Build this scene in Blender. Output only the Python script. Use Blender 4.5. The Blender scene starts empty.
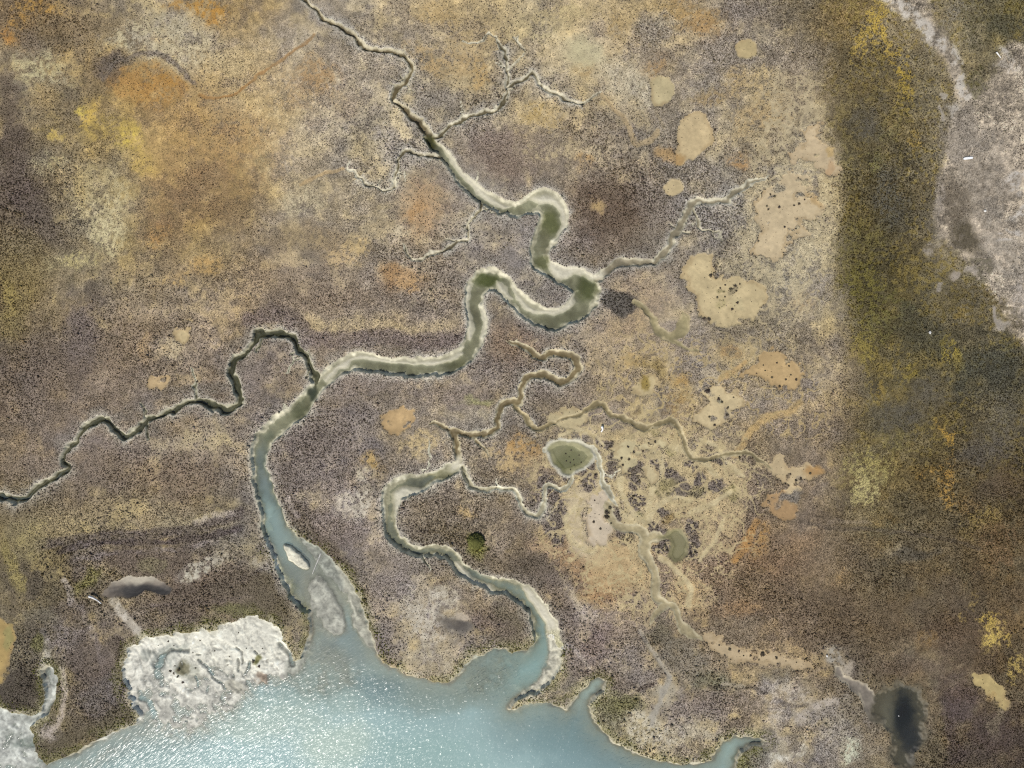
# Salt marsh with tidal creeks and a bay, seen straight down from the air.
# Plan coordinates: one plan unit u = 0.15 m, x to the east, y to the south,
# origin at the north-west corner of the surveyed area (1024 x 768 units).
import bpy, math, random
import numpy as np

U = 0.15
SUN_EL = 48.5
SUN_DX, SUN_DY = -0.42, -0.907          # horizontal direction towards the sun (world)
WL = -0.62                              # water level (m)
rng = np.random.default_rng(7)
random.seed(7)
scene = bpy.context.scene
COL = scene.collection

def wx(x): return (np.asarray(x) - 512.0) * U
def wy(y): return (384.0 - np.asarray(y)) * U

def lin(c):
    c = np.asarray(c, np.float32) / 255.0
    return np.where(c <= 0.04045, c / 12.92, ((np.maximum(c, 0) + 0.055) / 1.055) ** 2.4).astype(np.float32)

# ---------------------------------------------------------------- noise
def vnoise(X, Y, s, seed):
    r = np.random.default_rng(seed)
    T = r.random((256, 256), dtype=np.float32)
    x = X / s + 37.3; y = Y / s + 11.7
    xi = np.floor(x).astype(np.int32); yi = np.floor(y).astype(np.int32)
    fx = (x - xi).astype(np.float32); fy = (y - yi).astype(np.float32)
    fx = fx * fx * (3 - 2 * fx); fy = fy * fy * (3 - 2 * fy)
    x0 = xi & 255; x1 = (xi + 1) & 255; y0 = yi & 255; y1 = (yi + 1) & 255
    a = T[y0, x0]; b = T[y0, x1]; c = T[y1, x0]; d = T[y1, x1]
    return ((a + (b - a) * fx) * (1 - fy) + (c + (d - c) * fx) * fy) * 2 - 1

def fbm(X, Y, s, octv=4, seed=0, gain=0.55):
    out = np.zeros(X.shape, np.float32); amp = 1.0; tot = 0
    for k in range(octv):
        ca, sa = math.cos(0.7 * k + 0.3), math.sin(0.7 * k + 0.3)
        out += amp * vnoise(X * ca - Y * sa, X * sa + Y * ca, s / 2 ** k, seed + 17 * k)
        tot += amp; amp *= gain
    return out / tot * 1.5

def sst(a, b, x):
    t = np.clip((x - a) / (b - a), 0, 1)
    return t * t * (3 - 2 * t)

# ---------------------------------------------------------------- survey grid
STEP = 0.8
X0, X1, Y0, Y1 = -70, 1094, -70, 838
inx = np.arange(X0, X1 + 0.5 * STEP, STEP); iny = np.arange(Y0, Y1 + 0.5 * STEP, STEP)
ring = [1.0]
while ring[-1] < 22000: ring.append(ring[-1] + max(1.4, (ring[-1]) * 0.22))
ring = np.array(ring)
xs = np.concatenate([X0 - ring[::-1], inx, X1 + ring]); ys = np.concatenate([Y0 - ring[::-1], iny, Y1 + ring])
NX, NY = len(xs), len(ys)
X, Y = np.meshgrid(xs, ys); X = X.astype(np.float32); Y = Y.astype(np.float32)
n_a = fbm(X, Y, 9, 3, 101); n_b = fbm(X, Y, 9, 3, 202)          # fine warp
m_a = fbm(X, Y, 46, 4, 303); m_b = fbm(X, Y, 46, 4, 404)        # broad warp
Xf = X + 1.6 * n_a; Yf = Y + 1.6 * n_b
Xm = X + 9 * m_a + 3.0 * n_a; Ym = Y + 9 * m_b + 3.0 * n_b
n_f = fbm(X, Y, 4.5, 3, 505)                                     # speckle
n_p = fbm(X, Y, 13, 4, 606)                                      # patch
n_j = fbm(X, Y, 10, 2, 737); n_y = fbm(X, Y, 3.0, 2, 767); n_i = fbm(X, Y, 11, 3, 727); n_l = fbm(X, Y, 60, 4, 707)                                      # large
n_h = rng.random(X.shape, dtype=np.float32)

def window(xa, xb, ya, yb, pad=12):
    i0 = max(0, np.searchsorted(xs, xa - pad) - 1); i1 = min(NX, np.searchsorted(xs, xb + pad) + 1)
    j0 = max(0, np.searchsorted(ys, ya - pad) - 1); j1 = min(NY, np.searchsorted(ys, yb + pad) + 1)
    return (slice(j0, j1), slice(i0, i1))

def catmull(P, n=6, closed=False):
    P = np.asarray(P, float)
    if closed: Q = np.vstack([P[-1:], P, P[:2]])
    else: Q = np.vstack([2 * P[:1] - P[1:2], P, 2 * P[-1:] - P[-2:-1]])
    out = []
    for i in range(1, len(Q) - 2):
        p0, p1, p2, p3 = Q[i - 1], Q[i], Q[i + 1], Q[i + 2]
        for k in range(n):
            t = k / n
            out.append(0.5 * (2 * p1 + (p2 - p0) * t + (2 * p0 - 5 * p1 + 4 * p2 - p3) * t * t + (3 * p1 - p0 - 3 * p2 + p3) * t ** 3))
    if not closed: out.append(Q[-2])
    return np.array(out)

def poly_dist(P, Xw, Yw, closed=False):
    """distance to a polyline (and inside mask if closed); P Nx2(+)"""
    d = np.full(Xw.shape, 1e9, np.float32); ins = np.zeros(Xw.shape, bool)
    n = len(P)
    for i in range(n if closed else n - 1):
        a = P[i][:2]; b = P[(i + 1) % n][:2]
        ab = b - a; L = max(1e-6, float(ab @ ab))
        t = np.clip(((Xw - a[0]) * ab[0] + (Yw - a[1]) * ab[1]) / L, 0, 1)
        d = np.minimum(d, np.hypot(Xw - a[0] - t * ab[0], Yw - a[1] - t * ab[1]))
        if closed and a[1] != b[1]:
            c = ((a[1] > Yw) != (b[1] > Yw)) & (Xw < (b[0] - a[0]) * (Yw - a[1]) / (b[1] - a[1]) + a[0])
            ins ^= c
    return (np.where(ins, -d, d), ins) if closed else d

# ---------------------------------------------------------------- broad cover colours (average look of the cover)
GRIDC = """
78644a 87765a 968a70 967d58 96805c 8c8070 96805c 9b845c 9b8a69 a58c64 96805e 827362 766852 6e5f3e 968c82 555037
8c7e60 8c7346 9e7d4b a08c6c 9e8762 948269 918778 96825f 9e8a66 968464 8c7e6c 94805f 8c7a5f 5a503a 5a5236 877e74
695c4b a08c5a 9b8255 9b845c 988462 96876c 948469 7d6e5f 8a765a 7d6950 877a69 918269 a08c69 554e37 5a5446 847b72
645848 968869 8c7650 8e7a58 8c785a 948264 968264 847869 786e64 705c4b 877a69 8c7e69 ad9a70 554e34 524b41 807870
6e5f3e 7d7055 87765a 8a7658 87735a 87765f 82705a 786c62 766e66 8c785f 8c7c69 968769 8c8069 504b2d 4b4634 736c62
6c5e50 766756 82735f 80705f 76675a 82705a 806e58 786a5f 877662 8c7a64 877864 8a7a62 8a7a62 5c543a 554e30 504a37
706252 7a6a5c 847662 7a6a5c 736b60 7a6e62 80745f 807462 7d705f 8c7c62 8a7a5f 8a7c64 80705c 5c543c 524a34 554e3e
706250 76685a 80705c 827660 766a62 827669 7a6c5a 766855 827662 a08e6c 918062 82705a 7d6c55 695f41 5a4e34 524838
6e6241 7d704e 807252 786e5a 787064 807269 82786c 706452 73624f 8e7852 786858 705f50 6c5c4a 625642 5a503e 554832
5c5546 695f50 736960 696052 645f4e 82786c 91887e 766a5f 73695c 7d7064 7d705c 73624e 6e5e4a 5a4e3c 564b3a 5e5040
645f50 5f564c 696052 696052 6e665a 82786c 8c8272 786e5f 786e5f 827870 766c5f 82755f 7a6c5c 695f52 62544a 5c5040
645f50 554e3e 5f5a4e 5f5a4e 5f5a4e 82786c 8c8272 786e5f 706a5c 6e6950 827870 7d7666 877e74 786e64 5a5248 50463a
""".split()
GC = np.array([[int(h[i:i + 2], 16) for i in (0, 2, 4)] for h in GRIDC], np.float32).reshape(12, 16, 3)

def cubic(Carr, x, y):
    h, w = Carr.shape[:2]
    gx = np.clip((x - 32) / 64, -0.4, w - 0.6); gy = np.clip((y - 32) / 64, -0.4, h - 0.6)
    xi = np.floor(gx).astype(int); yi = np.floor(gy).astype(int)
    fx = (gx - xi).astype(np.float32); fy = (gy - yi).astype(np.float32)
    def wts(f): return [(1 - f) ** 3 / 6, (3 * f ** 3 - 6 * f ** 2 + 4) / 6, (-3 * f ** 3 + 3 * f ** 2 + 3 * f + 1) / 6, f ** 3 / 6]
    WX, WY = wts(fx), wts(fy)
    out = np.zeros(x.shape + (3,), np.float32)
    for j in range(4):
        yy = np.clip(yi + j - 1, 0, h - 1)
        for i in range(4):
            xx = np.clip(xi + i - 1, 0, w - 1)
            out += (WX[i] * WY[j])[..., None] * Carr[yy, xx]
    return out

# keep the sharp contrast of the dark belt: two fields joined along its edge
GM = GC.copy(); GM[:9, 13:] = GC[:9, 12:13]
GB = GC.copy(); GB[:9, :13] = GC[:9, 13:14]
Xc = X + 16 * m_a + 6 * n_p; Yc = Y + 16 * m_b + 6 * fbm(X, Y, 13, 4, 616)
Dm = cubic(GM, Xc, Yc); Db = cubic(GB, Xc, Yc)
def lerp_pts(pts, v):
    p = np.array(pts, float); return np.interp(v, p[:, 0], p[:, 1])
bx = lerp_pts([(-70, 775), (0, 800), (60, 822), (120, 830), (200, 838), (270, 846), (340, 852), (400, 856), (470, 846), (560, 850), (700, 850)], Y)
bs = lerp_pts([(-70, 60), (0, 55), (60, 26), (120, 15), (200, 16), (270, 17), (400, 19), (470, 24), (540, 60), (640, 90)], Y)
n_q = fbm(X, Y, 24, 4, 717)
bw = sst(-1, 1, (X + 5 * n_p + 9 * m_a + 7 * n_q + 3.0 * n_f - bx) / bs)
D = Dm * (1 - bw[..., None]) + Db * bw[..., None]
del Dm, Db
bright = 1 + 0.08 * n_l + 0.13 * n_p + 0.08 * n_f + 0.08 * n_q
south = sst(520, 640, Y + 30 * n_l) * sst(860, 780, X)
D *= (bright * (1.06 + .12 * south))[..., None]
D[..., 2] *= 1 - .025 - .05 * south; D[..., 0] *= 1 + .025 * south
# hue drift between tan and mauve grey
hue = fbm(X, Y, 26, 4, 808)
hue = hue + .5 * n_p
D[..., 0] *= 1 + 0.030 * hue; D[..., 1] *= 1 + 0.008 * hue; D[..., 2] *= 1 - 0.085 * hue
# slate and olive plants alternate in the dark belt
slate = (bw * sst(-.35, .35, fbm(X, Y, 20, 4, 828) + .4 * n_f))[..., None]
D += (D.mean(-1, keepdims=True) * np.array([1.03, 1.0, .90], np.float32) - D) * .4 * slate
D -= 0
D *= 1 + bw[..., None] * np.array([.05, .01, -.10], np.float32)
fleck = bw * sst(.12, .55, n_y + .45 * n_q + .25 * m_b) * .55 * sst(520, 430, Y + 40 * n_l)
D += (np.array([133, 114, 48], np.float32) - D) * fleck[..., None]
# plant density and size
lum = D @ np.array([0.3, 0.59, 0.11], np.float32)
V = np.clip(1.55 - lum / 150.0, 0.22, 0.98).astype(np.float32)
S = np.ones(X.shape, np.float32)
S *= 1 + .42 * fbm(X, Y, 70, 3, 616) + .14 * n_q
V += .16 * fbm(X, Y, 32, 4, 626)
V += .30 * (sst(.25, 0, np.abs(fbm(X, Y, 17, 3, 515))) - .4) * (.3 + .7 * south)
H = (0.10 * n_l + 0.035 * n_p + 0.02 * n_f).astype(np.float32)
CLS = np.zeros(X.shape, np.int16)            # 0 = vegetated marsh
GREEN = np.zeros(X.shape, np.float32)        # weight of leafy shore plants
RAW = np.zeros(X.shape, np.float32)          # bare ground weight

def hexc(h): return np.array([int(h[i:i + 2], 16) for i in (0, 2, 4)], np.float32)

def put(w, m, col, v=None, dh=0.0, s=None, g=None):
    if col is not None: D[w] += (hexc(col) - D[w]) * m[..., None]
    if v is not None: V[w] += (v - V[w]) * m
    if dh: H[w] += dh * m
    if s is not None: S[w] += (s - S[w]) * m
    if g is not None: GREEN[w] += (g - GREEN[w]) * m

def blob(x, y, rx, ry, rot, col, a=0.8, patch=0.0, v=None, dh=0.0, soft=0.6, s=None, g=None):
    R = max(rx, ry) * (1.3 + soft)
    w = window(x - R, x + R, y - R, y + R, 20)
    dx = Xm[w] - x; dy = Ym[w] - y
    c, s_ = math.cos(math.radians(rot)), math.sin(math.radians(rot))
    r = np.hypot((dx * c + dy * s_) / rx, (-dx * s_ + dy * c) / ry)
    m = sst(1 + soft, 1 - soft, r + 0.38 * n_p[w] + 0.16 * n_f[w])
    if patch: m = m * (1 - patch + patch * sst(-0.25, 0.35, n_f[w] + 0.6 * n_p[w] + (m - 0.6) + (1.9 if x > 838 else .9) * (n_h[w] - .5)))
    if patch >= .5 and x > 838 and y < 700 and not (x > 930 and 90 < y < 270): m = m * sst(-.05, .40, n_y[w] + 1.1 * (m - .50))
    if patch >= .3 and v is not None and v < .5: m = m * (.3 + .7 * sst(-.35, .30, n_y[w] + .5 * (m - .5)))
    a = min(.97, a * 1.14)
    put(w, (m * a).astype(np.float32), col, v, dh, s, g)

def stroke(pts, width, col, a=0.8, patch=0.0, v=None, dh=0.0, soft=0.5, s=None, g=None, fine=True):
    P = catmull(pts, 5)
    w = window(P[:, 0].min() - width, P[:, 0].max() + width, P[:, 1].min() - width, P[:, 1].max() + width, 14)
    d = poly_dist(P, (Xf if fine else Xm)[w], (Yf if fine else Ym)[w]) / (width / 2)
    m = sst(1 + soft, 1 - soft, d + 0.3 * n_p[w])
    if patch: m = m * (1 - patch + patch * sst(-0.3, 0.3, n_f[w] + 0.6 * n_p[w]))
    put(w, (m * a).astype(np.float32), col, v, dh, s, g)

def region(pts, col, a=1.0, edge=2.0, patch=0.0, v=None, dh=0.0, s=None, g=None, rough=2.5, cls=None, smooth=True, isl=0.0):
    P = catmull(pts, 4, True) if smooth else np.asarray(pts, float)
    w = window(P[:, 0].min(), P[:, 0].max(), P[:, 1].min(), P[:, 1].max(), 10 + edge + 2 * rough)
    d, _ = poly_dist(P, Xf[w], Yf[w], True)
    d = d + rough * 0.8 * n_p[w] + rough * 0.5 * n_f[w] + (isl * sst(.30, .62, n_i[w]) if isl else 0) - (isl * .5 * sst(.30, .6, -n_i[w]) if isl else 0)
    m = sst(edge, -edge, d)
    if patch: m = m * (1 - patch + patch * sst(-0.3, 0.3, n_f[w] + 0.6 * n_p[w]))
    put(w, (m * a).astype(np.float32), col, v, dh, s, g)
    if cls is not None:
        sel = m > 0.5; CLS[w][sel] = cls
    return w, m, d

# ---- north-west meadow: orange, straw and yellow stands
for b in [
    (150, 84, 34, 22, 0, 'a87a3a', .85, .5, .35), (120, 78, 16, 10, -30, '9a7440', .7, .5, .4), (165, 70, 20, 9, 25, 'a67632', .8, .4, .25),
    (86, 112, 13, 15, 0, 'c0a04c', .9, .45, .35), (78, 108, 6, 6, 0, 'c3ad4a', .7, .3, .3), (128, 142, 14, 10, 20, 'c4aa4a', .95, .35, .3), (50, 132, 14, 12, 0, 'b49a50', .8, .6, .4),
    (100, 130, 24, 12, 0, 'a58c48', .7, .5, .45), (140, 165, 12, 12, 0, 'b89c50', .7, .5, .4), (180, 140, 22, 14, 0, 'b8985a', .6, .5, .4),
    (20, 30, 12, 20, 25, 'a37a3c', .75, .5, .4), (40, 6, 26, 8, 0, 'a8803e', .8, .5, .35), (8, 42, 9, 8, 0, 'a8763a', .8, .4, .4),
    (178, 6, 20, 9, 10, 'a67c40', .75, .5, .4), (212, 6, 26, 9, 0, 'b08038', .85, .4, .3), (215, 16, 14, 7, 0, 'b07e38', .7, .4, .3),
    (130, 40, 40, 14, 0, 'b4aa8e', .65, .5, .4), (190, 45, 40, 20, 0, 'b8aa8c', .75, .4, .4), (170, 24, 30, 12, 10, 'a49a84', .6, .6, .5), (40, 68, 34, 20, 15, 'b4aa84', .7, .5, .45),
    (105, 62, 12, 14, 0, '665a50', .75, .5, .9), (30, 45, 16, 14, 0, '746656', .6, .6, .85), (112, 56, 10, 6, 0, '60564c', .7, .4, .95),
    (10, 150, 14, 70, 5, '5e5146', .8, .4, .95), (26, 200, 14, 34, -15, '5c4f4a', .8, .4, .95), (40, 222, 16, 24, -25, '62574c', .7, .4, .95), (10, 95, 10, 26, 0, '6a5c4a', .7, .4, .9),
    (100, 205, 30, 34, 0, 'b4a680', .8, .45, .4), (105, 235, 18, 16, 0, 'c0b48c', .7, .4, .35), (45, 165, 24, 12, 0, 'b4a87c', .6, .5, .45), (90, 180, 16, 18, 0, 'a39168', .5, .5, .5),
    (165, 212, 16, 22, 0, '7c6848', .75, .5, .8), (160, 235, 12, 12, 0, 'a87c46', .6, .5, .4), (185, 165, 18, 14, 0, 'a08458', .5, .5, .6), (235, 195, 22, 26, 0, '8c7a52', .55, .6, .7), (178, 196, 12, 9, 0, '6c5a40', .6, .5, .85),
    (235, 60, 30, 26, 0, 'b09c76', .6, .5, .5), (225, 108, 22, 16, 0, 'a59882', .55, .5, .6), (290, 40, 30, 20, 30, '9d8f7c', .5, .5, .6), (270, 75, 30, 20, 0, 'b2966a', .6, .5, .4),
    (320, 78, 26, 16, 10, 'a98150', .8, .5, .4), (352, 100, 16, 18, 0, 'a88f6c', .6, .5, .5), (270, 118, 26, 26, 0, 'ae925e', .65, .6, .45), (300, 150, 30, 20, 0, 'b6a07a', .6, .5, .45), (262, 160, 12, 12, 0, '7c7050', .6, .6, .7), (330, 130, 16, 12, 0, 'b09c7c', .5, .5, .5),
    (20, 280, 26, 40, 10, '887646', .65, .5, .7), (10, 330, 20, 22, 0, '8c7c46', .5, .5, .7), (70, 262, 34, 14, -20, 'b0a270', .7, .5, .45), (30, 245, 20, 14, 0, '7c6e4c', .6, .5, .8), (6, 300, 9, 24, 0, '9a8742', .6, .6, .6),
    (175, 275, 26, 8, -25, 'b0905a', .7, .5, .45), (205, 262, 18, 10, -20, 'b18e58', .8, .4, .35), (150, 265, 40, 14, 0, '9c8660', .5, .5, .6), (215, 240, 24, 12, 0, '8a7752', .5, .5, .7),
    (150, 330, 14, 14, 0, '7c6a4c', .6, .6, .8), (145, 352, 8, 12, 0, 'a98a58', .7, .6, .5), (172, 350, 12, 12, 0, 'b2a388', .7, .4, .3), (150, 315, 26, 10, 0, 'a8957a', .5, .5, .55),
    (120, 345, 40, 40, 0, '84705c', .4, .5, .8), (40, 370, 50, 30, -20, '6e6052', .5, .4, .85), (55, 415, 40, 20, 0, '786a5a', .4, .4, .8), (100, 372, 16, 10, 0, 'a08c72', .5, .5, .55),
    (205, 440, 40, 22, -10, 'a2957c', .6, .6, .5), (225, 445, 14, 14, 0, 'aa9870', .6, .5, .5), (160, 450, 26, 10, -10, 'a0937f', .5, .6, .5), (90, 470, 50, 26, 0, '80705f', .5, .4, .75), (180, 475, 50, 24, 0, '806c58', .5, .5, .75), (110, 510, 60, 12, -5, '9c8a62', .6, .5, .6), (70, 525, 40, 14, -4, 'a18f62', .6, .5, .55), (190, 520, 40, 9, -8, 'a2946e', .5, .5, .55),
    (200, 130, 60, 46, 20, '9c7a4a', .5, .55, .5), (170, 200, 40, 40, 0, '94734a', .45, .55, .55), (250, 150, 50, 50, 0, 'a07e50', .4, .6, .45), (225, 195, 40, 30, 0, '8c6c42', .45, .6, .65), (310, 90, 36, 30, 0, 'a27c4a', .45, .6, .45),
]: blob(*b[:9], soft=.6) if len(b) == 9 else blob(*b)

region([(104, 78), (120, 68), (148, 60), (166, 62), (180, 76), (190, 88), (180, 96), (160, 92), (140, 100), (118, 98)], 'a27a42', .7, 2.5, patch=.75, v=.5, rough=2.5)
stroke([(104, 80), (112, 64), (126, 58), (144, 54), (166, 57), (184, 72), (194, 84)], 4.5, '6c6258', .6, .35, v=.95)
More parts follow.
